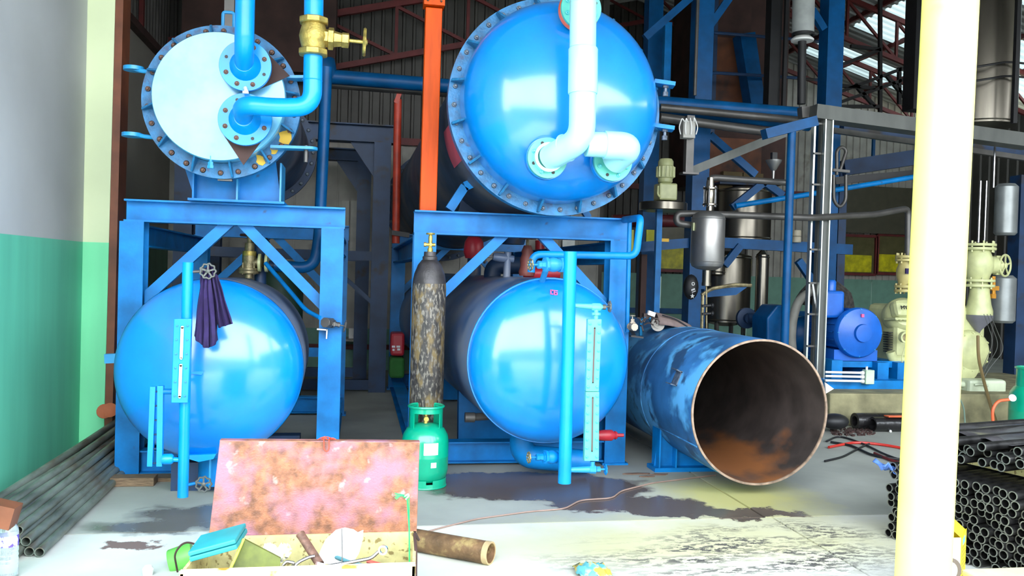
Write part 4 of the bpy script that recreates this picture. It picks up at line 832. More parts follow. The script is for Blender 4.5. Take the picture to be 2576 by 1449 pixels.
# white disc with a bite
c = at(862, 1390, 3.33); R_ = .097; m = MB(); pts = [at(795, 1418, 3.33), at(806, 1385, 3.33), at(820, 1357, 3.33), at(845, 1334, 3.33), at(868, 1328, 3.33), at(890, 1333, 3.33), at(900, 1340, 3.33), at(914, 1334, 3.33), at(912, 1358, 3.33), at(903, 1392, 3.33), at(885, 1420, 3.33)]
m.poly(pts, (0, .006, 0)); o = one('white_guard', m, WHITE, 'white rounded sheet standing up in the toolbox', 'sheet', smooth=False)
m = MB(); m.tube([at(858, 1445, 3.19), at(861, 1400, 3.2), at(860, 1330, 3.25)], .0024, 6); one('welding_rod', m, GREYP, 'thin welding rod upright before the white sheet', 'rod')
m = MB(); rnd = random.Random(3)
cpos = at(700, 1395, 3.32)
for (u, v, s) in ((678, 1388, .03), (700, 1397, .028), (716, 1386, .026)):
    b0 = len(m.v); m.sphere(at(u, v, 3.33), s, 12, (1, .6, 1))
    for i in range(b0, len(m.v)): m.v[i] += V((rnd.uniform(-1, 1), rnd.uniform(-1, 1), rnd.uniform(-1, 1))) * s * .28
one('crumpled_bag', m, mat('white and yellow film', (.72, .72, .62), .4, col2=(.75, .72, .05), thr=.55, s2=14), 'crumpled white and yellow plastic bag behind the olive board', 'bag', smooth=False)
m = MB(); m.tube([at(925, 1412, 3.3), at(985, 1428, 3.22)], .008, 8); m.tube([at(985, 1428, 3.22), at(1018, 1434, 3.19)], .010, 8); one('red_handled_tool', m, mat('dull red grip', (.40, .07, .05), .5), 'red handled tool lying right in the toolbox', 'tool')
m = MB(); m.tube([at(880, 1418, 3.28), at(935, 1430, 3.2)], .012, 8); m.tube([at(830, 1395, 3.36), at(905, 1425, 3.24)], .008, 8); one('blue_hose_piece', m, mat('dull teal rubber', (.05, .17, .20), .6), 'dull teal hose piece in front of the white sheet', 'hose')
m = MB(); m.tube([at(940, 1436, 3.17), at(965, 1437, 3.17)], .008, 8); one('steel_bit', m, CHROME, 'small bright steel bit by the front rim', 'tool')

# ================================================================== LEFT FOREGROUND
# bottle
c = gr(20, 1452); t = thing('water_bottle', 'clear plastic water bottle with a cyan cap at the left edge', 'bottle', c); rb = .042
PET = mat('clear bottle plastic', (.80, .88, .90), .08, var=0, trans=.75, alpha=1)
m = MB(); pf = [(rb * .8, 0), (rb, .01), (rb, .04)]
for i in range(4): z = .05 + i * .022; pf += [(rb * .95, z), (rb, z + .006), (rb, z + .014)]
pf += [(rb * .97, .145), (rb * .97, .195), (rb, .20), (rb * .93, .225), (rb * .6, .25), (rb * .36, .262), (rb * .34, .275)]
m.lathe(pf, c, Zp, 28); part('body', m, PET, t)
m = MB(); m.lathe([(.0172, .266), (.018, .268), (.018, .288), (.016, .291)], c, Zp, 20); part('cap', m, mat('cyan cap', (.0, .45, .65), .4), t)
m = MB(); m.ring(c + V((0, 0, .147)), Zp, rb * .99, rb * .96, .05, 28); lb = part('label', m, mat('violet and white label', (.12, .07, .55), .4, col2=(.75, .8, .85), thr=.52, s2=16, soft=.02), t)
# galvanised pipes along the wall: fan out towards the camera
rp_ = .024; base = MB(); base.ring((0, 0, 0), (0, 0, 1), rp_, rp_ * .80, 1, 16); base.lathe([(rp_ * .8, .03), (rp_ * .79, .035)], (0, 0, 0), (0, 0, 1), 16)
ORD = ['first', 'second', 'third', 'fourth', 'fifth', 'sixth', 'seventh', 'eighth', 'ninth', 'tenth', 'eleventh', 'twelfth', 'thirteenth', 'fourteenth', 'fifteenth', 'sixteenth', 'seventeenth', 'eighteenth', 'nineteenth']
LAY = ['bottom', 'second', 'third', 'top']
k = 0; rows = [11, 9, 7, 4]; rnd = random.Random(5)
far = [(i, j) for j in range(7) for i in range(6 - j // 2)]
order = sorted([(j, i) for j in range(4) for i in range(rows[j])], key=lambda s: s[0] * .0 + s[1])
nearpts = []
for j in range(4):
    for i in range(rows[j]):
        x = -1.50 - i * .0515 - (11 - rows[j]) * .0515 * .62 - .012 * (j % 2); nearpts.append((x, .026 + j * .043, i, j))
nearpts.sort(key=lambda s: -s[0]); farslots = sorted([(-1.625 - .05 * i - .025 * (j % 2), .026 + .043 * j) for j in range(8) for i in range(4)], key=lambda s: -s[0] + s[1] * .35)
me_pipe = {}
for idx, (x, z, i, j) in enumerate(nearpts):
    fx, fz = farslots[idx]; y0 = 4.47 + rnd.uniform(-.03, .06) + .03 * j + (rnd.uniform(0, .25) if i > 3 else 0); y1 = 9.4 + rnd.uniform(-.3, .3)
    p = V((x, y0, z)); q = V((fx, y1, fz)); d = q - p
    mb = MB(); mb.ring((0, 0, 0), (0, 0, 1), rp_, rp_ * .80, d.length, 14); mb.f += []; me = mesh_only('steel_pipe', mb, PIPEG)
    o = inst('steel_pipe', me, None, p, d); tag(o, 'dull steel wall pipe, %s from the tank frame side in the %s layer' % (ORD[i], LAY[j]), 'pipe', 'steel pipes along the left wall')
m = MB(); a = gr(275, 1225); b = gr(386, 1224); m.box((a + b) / 2 + V((-.04, .06, .028)), ((b - a).length + .08, .12, .056)); one('timber_block', m, WOOD, 'timber block on the floor before the left frame post', 'timber', smooth=False, bev=.004)
m = MB(); a = at(430, 1198, 6.1); m.box((a.x, 6.1, .012), (.42, .2, .024)); one('timber_plank', m, WOOD, 'thin plank under the base of the left frame', 'timber', smooth=False)
for k, (u, v) in enumerate(((262, 1035), (276, 1032))):
    c = at(u, v, 7.0); m = MB(); m.lathe([(.03, -.02), (.055, 0), (.055, .05), (.02, .07)], c, (.3, -1, .2), 16); one('clay_pot', m, BRICK, ('left' if k == 0 else 'right') + ' one of two orange clay pots wedged behind the wall pipes', 'pot')
m = MB(); m.box(at(5, 1292, 4.2), (.12, .10, .10), Matrix.Rotation(.25, 3, 'Y')); o = one('brown_block', m, TRIMB, 'brown block lying on the wall pipes behind the bottle', 'block', smooth=False)
# green cup and wire
c = gr(458, 1428); c.z = .046; ax_ = V((1, .10, .25)); t = thing('green_cup', 'light green plastic cup lying left of the toolbox', 'cup', c)
m = MB(); m.lathe([(.052, -.06), (.056, -.055), (.064, .05)], c, ax_, 28); m.f.pop(); m.lathe([(.061, .05), (.053, -.05)], c, ax_, 28); m.f.pop(); part('cup_body', m, TEALP, t)
m = MB(); a = gr(452, 1440) + V((0, -.05, .02)); m.tube([a, a + V((-.01, -.04, .10)), a + V((.03, -.02, .15)), a + V((.10, 0, .12)), a + V((.12, 0, .03))], .0045, 8, .04); one('wire_handle', m, RUSTD, 'bent dark wire handle arching over the green cup', 'wire')
m = MB(); a = gr(480, 1428) + V((.04, -.2, 0)); m.poly([a + V((0, 0, .002)), a + V((.10, .0, .002)), a + V((.09, .03, .12)), a + V((.05, .03, .06))], (0, .01, 0)); one('cardboard_scrap', m, WOOD, 'brown cardboard scrap against the left side of the toolbox', 'scrap', smooth=False)
m = MB(); c = gr(372, 1447); m.lathe([(.022, 0), (.026, .03), (.016, .045)], c, Zp, 14); one('white_stopper', m, WHITE, 'small white stopper on the floor at the bottom edge', 'stopper')
# rusty pipe on floor
a = gr(1045, 1392); b = gr(1236, 1425); a.z = b.z = .056; a += V((-.02, .06, 0)); b += V((0, .03, 0)); t = thing('rusty_pipe', 'rusty scaly pipe offcut lying right of the toolbox', 'pipe', (a + b) / 2 - V((0, 0, .055)))
m = MB(); m.ring(a, b - a, .056, .047, (b - a).length, 28); part('pipe_body', m, PIPER, t)
m = MB(); m.ring(a.lerp(b, .94), b - a, .0575, .050, (b - a).length * .062, 28); part('torn_end', m, mat('pale scale', (.45, .33, .17), .7, bump=.4), t)
c = at(1490, 1445, 3.9); c = gr(1490, 1447)
m = MB(); vs = [];
for i in range(9):
    for j in range(9): vs.append(c + V(((i - 4) * .02, (j - 4) * .022, .02 + .028 * max(0, 1 - ((i - 4) ** 2 + (j - 4) ** 2) / 16) + .010 * sin(i * 2.1 + j * 1.3))))
m.add(vs, [(i * 9 + j, i * 9 + j + 1, i * 9 + j + 10, i * 9 + j + 9) for i in range(8) for j in range(8)]); o = one('rag', m, mat('teal and ochre rag', (.10, .38, .42), .8, col2=(.55, .38, .05), thr=.52, s2=12), 'teal and ochre rag on the apron at the bottom edge', 'rag'); o.modifiers.new('t', 'SOLIDIFY').thickness = .006
# thin hose over the floor
m = MB(); pts = [gr(u, v, .006) for u, v in ((1050, 1345), (1100, 1330), (1200, 1305), (1330, 1287), (1420, 1280), (1460, 1258), (1540, 1253), (1562, 1235), (1640, 1215), (1800, 1195))]; m.tube(pts, .005, 8, .06); one('thin_hose', m, mat('pinkish brown hose', (.30, .20, .16), .5), 'thin brown hose snaking across the wet floor', 'hose')

# ================================================================== OPEN SHELL ON THE RIGHT
po = at(1913, 1040, 5.35); RO = (at(2085, 1040, 5.35) - at(1742, 1040, 5.35)).length / 2; po.z = RO + .075
pr2 = V((po.x - .05, 9.8, po.z + .0)); AXO = pr2 - po
OSH = mat('peeling blue shell paint', (.03, .15, .36), .5, var=.35, scale=3, bump=.2, col2=(.10, .38, .68), thr=.52, s2=2.6, soft=.04, col3=(.02, .07, .16), thr3=.60, s3=5)
t = thing('open_shell', 'large open ended blue pipe shell with a rusty bore', 'pipe shell', V((po.x, 7, 0)))
m = MB(); m.lathe([(RO, 0), (RO, 4.4)], po, AXO, 80); m.f = m.f[:-2]; part('shell', m, OSH, t)
m = MB(); m.lathe([(RO - .012, 0.001), (RO - .012, 4.4)], po, AXO, 80); m.f = m.f[:-2]; part('bore', m, INR, t, 'rusty brown inside of the shell')
m = MB(); m.ring(po - AXO.normalized() * .002, AXO, RO + .001, RO - .013, .012, 80); part('cut_rim', m, mat('grey brown cut rim', (.30, .21, .15), .5, .2, var=.3, scale=20), t)
m = MB(); m.torus(po + AXO.normalized() * 1.0, AXO, RO + .001, .005, 80, 6); part('weld_seam', m, OSH, t)
m = MB(); g = radians(208); p0_ = po + V((cos(g) * (RO + .003), .02, sin(g) * (RO + .003))); m.tube([p0_, p0_ + V((0, 4.2, 0))], .006, 6); part('weld_seam', m, OSH, t)
g = radians(158); n_ = V((cos(g), 0, sin(g))); tg = V((-sin(g), 0, cos(g))); c = po + V((0, .36, 0)) + n_ * RO; m = MB()
for s_ in (-1, 1): m.bar(c + tg * .0 + V((0, s_ * .045, 0)) + n_ * .01, c + V((0, s_ * .045, 0)) + n_ * .045, .11, .008, Yp)
m.bar(c + n_ * .035 + V((0, -.05, 0)), c + n_ * .035 + V((0, .05, 0)), .02, .1, n_); m = MB(); m.poly([c + tg * .055 + V((0, -.05, 0)), c + tg * .055 + V((0, .045, 0)), c - tg * .055 + V((0, .045, 0)), c - tg * .055 + V((0, -.05, 0))], n_ * .01)
for s_ in (-1, 1): m.poly([c + tg * s_ * .05 + V((0, -.05, 0)), c + tg * s_ * .05 + V((0, .045, 0)), c + tg * s_ * .055 + V((0, .045, 0)) + n_ * .05, c + tg * s_ * .055 + V((0, -.05, 0)) + n_ * .05], tg * .008)
part('clip_bracket', m, BOLTG, t, smooth=False)
m = MB(); g = radians(88); c = po + V((-.3, 1.55, RO * .93)); m.tube([c + V((-.03, 0, -.06)), c + V((-.035, 0, .06)), c + V((.02, 0, .11)), c + V((.075, 0, .05)), c + V((.09, 0, -.1))], .014, 8, .05, flat=1.6); part('lifting_lug', m, BLUEL, t)
for (yy, lx) in ((6.15, 1), (8.6, 0)):
    m = MB(); arc = [V((po.x + RO * sin(k_), yy, po.z - RO * cos(k_) - .001)) for k_ in [radians(-58 + 116 * i / 16) for i in range(17)]]
    m.poly(arc + [V((po.x + .42, yy, .03)), V((po.x - .45, yy, .03))], (0, .012, 0)); m.span((po.x - .47, yy - .08, 0), (po.x + .45, yy + .1, .03)); sdl = part('cradle', m, BLUES, t, smooth=False)
    for x_ in (-.43, -.30, .0, .38): h_ = po.z - sqrt(max(0, RO ** 2 - x_ ** 2)) if abs(x_) < RO else .3; m = MB(); m.span((po.x + x_ - .006, yy - .07, .03), (po.x + x_ + .006, yy + .09, h_)); part('cradle_rib', m, BLUES, sdl, smooth=False)
# things lying on top of the open shell
c = at(1685, 800, 6.75); zt = po.z + RO
t = thing('welding_mask', 'grey brown leather welding mask lying on the open shell', 'mask', V((c.x, 6.75, zt)))
m = MB(); n1, n2 = 12, 10; vs = []
for i in range(n1 + 1):
    for j in range(n2 + 1):
        s = i / n1; a = radians(-75 + 150 * j / n2); hh = .13 * (1 - .35 * s) ; vs.append(V((c.x - .13 + .30 * s, 6.75 + .11 * sin(a), zt - .05 * s * s + hh * cos(a) - .02)))
m.add(vs, [(i * (n2 + 1) + j, i * (n2 + 1) + j + 1, (i + 1) * (n2 + 1) + j + 1, (i + 1) * (n2 + 1) + j) for i in range(n1) for j in range(n2)]); o = part('mask_shell', m, LEATH, t); o.modifiers.new('t', 'SOLIDIFY').thickness = .006
m = MB(); cc_ = V((c.x - .12, 6.70, zt + .01)); m.lathe([(.055, 0), (.055, .01)], cc_, (-.4, -1, 0), 20); m.ring(cc_ + V((-.01, -.012, 0)), (-.4, -1, 0), .028, .018, .008, 18); part('cheek_disc', m, mat('pale grey plastic', (.35, .32, .28), .5), t)
m = MB(); m.tube([V((c.x - .1, 6.66, zt + .09)), V((c.x + .02, 6.66, zt + .06)), V((c.x + .12, 6.66, zt + .0))], .006, 6, .05); part('strap', m, BLACK, t)
m = MB(); rnd = random.Random(9); c2_ = at(1625, 795, 6.6)
for k in range(9): p = V((c2_.x + rnd.uniform(-.10, .08), 6.6 + rnd.uniform(-.06, .06), zt + rnd.uniform(.0, .10))); q = p + V((rnd.uniform(-.08, .08), rnd.uniform(-.05, .05), rnd.uniform(-.05, .05))); m.tube([p, (p + q) / 2 + V((0, 0, .02)), q], .006, 6, .03)
m.box(V((c2_.x + .01, 6.6, zt + .09)), (.07, .05, .03)); one('head_strap_tangle', m, mat('dark brown webbing', (.06, .04, .035), .7), 'tangle of dark straps and buckles left of the welding mask', 'straps')
m = MB(); m.box(V((c2_.x + .03, 6.56, zt + .105)), (.06, .03, .035), Matrix.Rotation(.3, 3, 'Y')); one('white_buckle', m, WHITE, 'white plastic buckle on the dark strap tangle', 'buckle', smooth=False)
valve('small pale brass cock standing beside the thin riser pipe', at(1591, 822, 6.1), (.1, -1, 0), (0, .1, 1), .018, .07, .022, mat('pale brass', (.45, .38, .30), .5, .5), slen=.06)
m = MB(); a = at(1585, 845, 6.1); m.bar(a, at(1616, 849, 6.1), .05, .012); m.bar(a + V((.03, 0, 0)), a + V((.10, .3, .03)), .03, .012); one('black_bar', m, BLACK, 'short black bar under the small pale brass cock', 'bar', smooth=False)
for k, (u, v, s) in enumerate(((1600, 1185, .12), (1660, 1187, .10), (1625, 1192, .07))):
    m = MB(); c = gr(u, v + 8); rr = random.Random(k); m.poly([c + V((cos(i) * s * rr.uniform(.4, 1), sin(i) * s * .25 * rr.uniform(.4, 1), .002)) for i in [j * 2 * pi / 9 for j in range(9)]], (0, 0, .006)); one('cardboard_scrap', m, mat('torn brown cardboard', (.16, .09, .06), .8), ('torn brown cardboard left below the open shell', 'torn cardboard before the cradle of the open shell', 'tiny torn cardboard between two larger scraps')[k], 'scrap', smooth=False)

# ================================================================== RIGHT FOREGROUND
a = at(2321, 1449, 3.35); b = at(2391, 0, 3.35); dirc = (b - a).normalized(); a0 = a - dirc * (a.z / dirc.z); b0 = a + dirc * ((5.2 - a.z) / dirc.z); RC = (at(2380, 1449, 3.35) - at(2262, 1449, 3.35)).length / 2 * .985
m = MB(); m.cyl(a0, b0, RC, 48); one('round_column', m, YEL, 'thick pale yellow round column at the right', 'column')
# tube stack
D = V((.965, .26, 0)).normalized(); FD = V((-.26, .965, 0)).normalized() * -1   # along the face, coming nearer
F0 = V((3.03, 4.42, 0)); rt = .0245; 
mb = MB(); mb.ring((0, 0, 0), (0, 0, 1), rt, rt * .84, 2.6, 14); ME_T = mesh_only('black_tube', mb, BLACKP)
mb = MB(); mb.ring((0, 0, 0), (0, 0, 1), rt * 1.0, rt * .80, .004, 16); ME_R = mesh_only('tube_mouth', mb, RIM)
def tube_at(p, d, label, group, L=1.):
    o = inst('black_tube', ME_T, None, p, d); tag(o, label, 'tube', group); e = inst('tube_mouth', ME_R, None, (0, 0, 0)); e.parent = o; e.location = (0, 0, -.003); e.rotation_quaternion = (1, 0, 0, 0); return o
rnd = random.Random(11)
for j in range(10):
    for i in range(19):
        if j == 9 and i > 3 and rnd.random() < .2: continue
        p = F0 + FD * (i * .0496 + (.025 if j % 2 else 0) + rnd.uniform(-.003, .003)) + V((0, 0, .026 + j * .0432)) + D * (rnd.uniform(-.03, .02) + (.03 * abs(i - 3) / 10) + (rnd.random() < .1) * .05)
        tube_at(p, D + V((0, rnd.uniform(-.002, .002), 0)), 'black tube, %s from the far end in row %s from the bottom of the stack' % (ORD[i], ('one', 'two', 'three', 'four', 'five', 'six', 'seven', 'eight', 'nine', 'ten')[j]), 'tubes of the big black stack')
ZS = .026 + 10 * .0432
m = MB(); m.box(F0 + FD * .42 + D * .38 + V((0, 0, ZS + .015)), (.05, 1.1, .05), Matrix.Rotation(.26, 3, 'Z')); one('timber_spacer', m, CREAMB, 'cream painted timber lying between the two tube layers', 'timber', smooth=False)
m = MB(); m.box(F0 + FD * .42 + D * 1.9 + V((0, 0, ZS + .015)), (.06, 1.1, .05), Matrix.Rotation(.26, 3, 'Z')); one('timber_spacer', m, WOOD, 'dark timber far along the tube stack', 'timber', smooth=False)
for i in range(19):
    for j in range(3):
        if j == 2 and i % 3 != 1: continue
        if rnd.random() < .12: continue
        p = F0 + V((.02, 0, 0)) + FD * (i * .0505 + (.025 if j % 2 else 0) - .02 + rnd.uniform(-.006, .006)) + V((0, 0, ZS + .068 + j * .043)) + D * (.10 + rnd.uniform(-.05, .07) + (.2 if rnd.random() < .15 else 0))
        tube_at(p, D, 'black tube, %s from the far end, %s row of the film wrapped layer' % (ORD[i], ('lower', 'middle', 'upper')[j]), 'tubes of the wrapped top layer')
FILM = mat('dark plastic film', (.06, .055, .06), .22, var=.3, scale=5, stretch=(.6, 8, 8), bump=.3, coat=.5)
m = MB(); vs = []; nx, ny = 20, 14
for i in range(nx + 1):
    for j in range(ny + 1):
        s = i / nx; k_ = j / ny; vs.append(F0 + FD * (-.06 + 1.05 * k_) + D * (.27 + 2.2 * s) + V((0, 0, ZS + .165 + .012 * sin(j * 2.3 + s * 3) + .006 * sin(j * 5.1 + i) - (.10 if j in (0, ny) else 0))))
m.add(vs, [(i * (ny + 1) + j, i * (ny + 1) + j + 1, (i + 1) * (ny + 1) + j + 1, (i + 1) * (ny + 1) + j) for i in range(nx) for j in range(ny)]); one('plastic_film', m, FILM, 'dark glossy plastic film over the top layer of tubes', 'film').modifiers.new('t', 'SOLIDIFY').thickness = .003
m = MB(); c = F0 + V((.0, .02, .40)); vs = []
for i in range(7):
    for j in range(7): vs.append(c + V(((i - 3) * .02, (j - 3) * .02, .03 * sin(i * 1.3) * cos(j * 1.1) + .02 - .006 * i)))
m.add(vs, [(i * 7 + j, i * 7 + j + 1, i * 7 + j + 8, i * 7 + j + 7) for i in range(6) for j in range(6)]); one('blue_rag', m, VIOLETB, 'small blue rag on the far corner of the tube stack', 'rag').modifiers.new('t', 'SOLIDIFY').thickness = .005
# carton
c = at(2432, 1400, 3.66); x0 = at(2375, 1400, 3.55).x; x1 = at(2412, 1400, 3.55).x; zt = at(2385, 1328, 3.7).z
A = V((x0 - .06, 3.56, 0)); Bc = V((at(2414, 1449, 3.56).x, 3.56, 0)); dC = V((.72, .69, 0)) * .15
t = thing('carton', 'opened yellow cardboard carton right of the round column', 'box', A.lerp(Bc, .5)); H = .27
m = MB(); m.poly([A, Bc, Bc + V((0, 0, H)), A + V((0, 0, H))], (0, .003, 0)); fr = part('front_panel', m, mat('white printed carton face', (.80, .79, .66), .5, var=.02), t, 'whitish front with a dark ring print', smooth=False)
m = MB(); m.poly([Bc, Bc + dC, Bc + dC + V((0, 0, H + .01)), Bc + V((0, 0, H))], (.003, 0, 0)); sdp = part('side_panel', m, YELC, t, smooth=False)
m = MB(); m.poly([A, A + dC, A + dC + V((0, 0, H)), A + V((0, 0, H))], (.003, 0, 0)); part('side_panel', m, YELC, t, smooth=False)
m = MB(); m.poly([A + dC, Bc + dC, Bc + dC + V((0, 0, H)), A + dC + V((0, 0, H))], (0, .003, 0)); part('back_panel', m, YELC, t, smooth=False)
m = MB(); h0 = V((0, 0, H)); m.poly([Bc + h0, Bc + dC + h0, Bc + dC + V((-.09, 0, H + .075)), Bc + V((-.09, 0, H + .075))], (0, 0, .003)); part('top_flap', m, YELC, t, smooth=False)
m = MB(); m.ring(Bc + V((-.055, -.002, .115)), -Yp, .062, .043, .001, 36); part('ring_print', m, mat('brown print', (.12, .09, .07), .5), fr)
dn_ = dC.normalized(); m = MB(); m.poly([Bc + dn_ * .04 + V((.004, 0, .225)), Bc + dn_ * .10 + V((.004, 0, .23)), Bc + dn_ * .10 + V((.004, 0, .26)), Bc + dn_ * .04 + V((.004, 0, .255))], (.001, 0, 0)); part('blue_label', m, mat('pale blue label', (.12, .35, .7), .5), sdp)
m = MB()
for k in range(9): z = .21 - k * .02; L_ = (.11, .09, .12, .06, .1, .12, .08, .11, .05)[k]; m.poly([Bc + dn_ * .02 + V((.0035, 0, z)), Bc + dn_ * (.02 + L_) + V((.0035, 0, z + .004)), Bc + dn_ * (.02 + L_) + V((.0035, 0, z + .008)), Bc + dn_ * .02 + V((.0035, 0, z + .004))], (.001, 0, 0))
part('print_lines', m, mat('brown print', (.12, .09, .07), .5), sdp, smooth=False)
m = MB(); m.span((Bc.x + .05, 3.45, 0), (Bc.x + .9, 3.62, .10)); m2 = one('concrete_kerb', m, mat('cream kerb with dirt', (.65, .60, .35), .7, col2=(.20, .15, .08), thr=.56, s2=4, soft=.08), 'cream painted kerb at the lower right corner', 'kerb', smooth=False, bev=.01)
# ================================================================== BACKGROUND LEFT AND CENTRE
def colm(u0, u1, vt, vb, y, dy, m=None, floor=False, um=None):   # upright box seen between u0,u1 at v=vm
    m = m or MB(); vm = (max(vt, -100) + min(vb, 1100)) / 2; a = at(u0, vm, y); b = at(u1, vm, y); zt = at((u0 + u1) / 2, vt, y).z; zb = 0 if floor else at((u0 + u1) / 2, vb, y).z
    return m.span((a.x, y, zb), (b.x, y + dy, zt))
def beam(u0, v0, u1, v1, y0, y1, w, h, mt_=None, m=None, kind='bar', t=.01):
    m = m or MB(); a = at(u0, v0, y0); b = at(u1, v1, y1)
    return m.ib(a, b, w, h, t) if kind == 'ib' else m.bar(a, b, w, h)
def pipe(pts, y, r, n=12, bend=.08): return MB().tube([at(p[0], p[1], p[2] if len(p) > 2 else y) for p in pts], r, n, bend)
def F(name, mb, mt, label, cat, group=None, smooth=False, bev=0): return one(name, mb, mt, label, cat, group, bev, smooth=smooth)

m = MB(); a = at(1078, 523, 6.42); b = at(1091, 6, 6.42); k_ = (b - a); a = V((a.x, 6.5, 1.906)); b = V((a.x + .005, 6.5, b.z + .35))
t = thing('orange_column', 'bright orange box column standing on the right frame beam', 'column', a)
m = MB(); m.bar(a, V((b.x, b.y, at(1091, 24, 6.5).z)), .125, .10, Yp); part('column_tube', m, ORANGE, t, smooth=False, bev=.006)
m = MB(); c = V((b.x, 6.49, at(1092, 10, 6.5).z)); m.box(c, (.155, .14, .06)); cp_ = part('cap_plate', m, ORANGE, t, smooth=False); bolts(cp_, c + V((-.05, -.07, 0)), -Yp, 0, 1, .008); bolts(cp_, c + V((.05, -.07, 0)), -Yp, 0, 1, .008)
m = MB(); m.bar(V((b.x, 6.52, at(1091, 0, 6.5).z)), V((b.x, 6.52, 4.9)), .10, .08, Yp); part('upper_stub', m, ORANGE, t, smooth=False)
t = thing('red_angle_post', 'thin red post between the two big tanks', 'post', at(1003, 610, 9.4))
m = MB(); a = at(991, 612, 9.4); b = at(1001, 250, 9.4); c = V((b.x, 9.4, b.z)); m.tube([V((a.x + .02, 9.4, a.z)), V((b.x, 9.4, b.z))], .042, 12); part('post_tube', m, REDP, t)
m = MB(); m.bar(b + V((-.02, 0, -.05)), at(1015, 205, 9.4), .05, .09); m.box(at(1014, 205, 9.4), (.08, .06, .07)); part('bent_bracket', m, REDP, t, smooth=False)
F('clamp_bar', MB().bar(at(985, 585, 9.3), at(1030, 592, 9.3), .05, .05), BLACK, 'short dark clamp bar at the foot of the thin red post', 'bar')
def portal(label, u0, u1, vt, y, w, h, mt, knee=True, vb=1000, y2=None):
    t = thing('portal_frame', label, 'steel frame', V(((at(u0, 600, y).x + at(u1, 600, y).x) / 2, y, 0)))
    xa, xb = at(u0, 600, y).x, at(u1, 600, y).x; zt = at(u1, vt, y).z
    for x in (xa + w / 2, xb - w / 2): part('post', MB().ib((x, y, 0), (x, y, zt - h), w, w, .012, (0, 1, 0)), mt, t, smooth=False)
    part('top_beam', MB().ib((xa - .1, y, zt - h / 2), (xb + .02, y, zt - h / 2), w, h, .014), mt, t, smooth=False)
    if knee:
        for x, s in ((xa + w, 1), (xb - w, -1)): part('knee_plate', MB().poly([(x, y - .01, zt - h), (x + s * .28, y - .01, zt - h), (x, y - .01, zt - h - .4)], (0, .02, 0)), mt, t, smooth=False)
    part('mid_rail', MB().bar((xa, y + .03, 1.62), (xb, y + .03, 1.62), .08, .11), mt, t, smooth=False)
    part('base_rail', MB().bar((xa, y + .03, .08), (xb, y + .03, .08), .1, .12), mt, t, smooth=False)
    return t
portal('tall navy portal frame behind the left support frame', 440, 978, 318, 10.35, .20, .21, BLUEN)
portal('second darker navy portal frame farther back near the white wall', 520, 930, 378, 11.6, .18, .16, BLUEN)
F('diagonal_brace', MB().bar(at(860, 692, 10.3), at(935, 760, 10.3), .06, .05), BLUEN, 'navy diagonal bar right of the left support frame', 'brace')
F('dark_brown_box', MB().span((at(455, 150, 11.7).x, 11.7, 4.05), (at(843, 150, 11.7).x, 12.3, 5.4)), RUSTD, 'very dark brown box high behind the upper left tank', 'hopper')  # plain dark brown box
m = MB(); m.poly([at(448, 330, 11.6), at(600, 430, 11.6), at(600, 520, 11.6), at(448, 460, 11.6)], (0, .05, 0))
F('grey_post', MB().bar(at(577, 75, 6.6), at(580, -60, 6.6), .07, .06, Yp), GREYP, 'dull grey post rising behind the riser pipe of the left tank', 'post')
# header pipes running over the hall
m = MB(); m.tube([at(822, 192, 9.2), at(1400, 238, 9.2), at(2035, 288, 9.2)], .075, 18); F('header_pipe', m, BLUED, 'upper dark blue header pipe crossing behind the domed tank', 'pipe', smooth=True)
m = MB(); m.tube([at(1660, 268, 9.3), at(2035, 312, 9.3)], .085, 18); F('header_pipe', m, BLUED, 'lower dark blue header pipe right of the domed tank', 'pipe', smooth=True)
m = MB(); m.tube([at(828, 213, 9.35), at(1400, 256, 9.35), at(1645, 268, 9.35)], .04, 14); F('grey_pipe', m, GREYP, 'long grey pipe under the upper blue header pipe left of the tank', 'pipe', smooth=True)
m = MB(); m.tube([at(1660, 270, 9.15), at(2012, 303, 9.15)], .045, 14); F('grey_pipe', m, GREYP, 'upper grey pipe between the two header pipes at right', 'pipe', smooth=True)
m = MB(); m.tube([at(1660, 295, 9.0), at(1958, 336, 9.0)], .05, 14); F('grey_pipe', m, GREYP, 'lower grey pipe under both header pipes at right', 'pipe', smooth=True)
m = MB(); m.lathe([(.10, -.04), (.11, 0), (.11, .14), (.10, .16)], at(822, 188, 9.2), (-.2, 0, 1), 18); F('pipe_junction', m, BLUED, 'dark blue capped junction at the left end of the header pipe', 'fitting', smooth=True)
# things on the lower right tank top
t = thing('relief_valve', 'dark valve with a red bonnet behind the oxygen bottle brace', 'valve', at(1190, 700, 8.2)); c = at(1190, 702, 8.2)
part('body', MB().lathe([(.075, 0), (.075, .12), (.06, .15), (.06, .2)], c, Zp, 18), BLUEN, t); part('bonnet', MB().lathe([(.08, .2), (.10, .26), (.09, .36), (.05, .42)], c, Zp, 18), REDPAINT, t); part('cap', MB().lathe([(.09, .44), (.10, .5), (.10, .6), (.07, .64)], c + V((.02, 0, .08)), Zp, 18), BLUEN, t)
m = MB(); m.tube([at(1237, 712, 7.4), at(1240, 668, 7.4), at(1350, 668, 7.4), at(1352, 712, 7.4)], .075, 20, .16, seg=10); one('dark_return_bend', m, BLUEN, 'thick navy return bend on top of the lower right tank', 'pipe')
t = thing('red_gate_valve', 'rust red gate valve with wheel above the lower right tank', 'valve', at(1325, 700, 6.9)); c = at(1325, 694, 6.9)
part('body', MB().lathe([(.06, 0), (.07, .03), (.055, .08), (.06, .14), (.045, .18), (.05, .2), (.03, .25)], c, Zp, 18), mat('dull rust red valve', (.22, .06, .05), .5), t); part('stem', MB().cyl(c + V((0, 0, .2)), c + V((0, 0, .33)), .01, 8), BRASSO, t); wheel(t, c + V((0, 0, .31)), Zp, .07, RUSTD, 7)
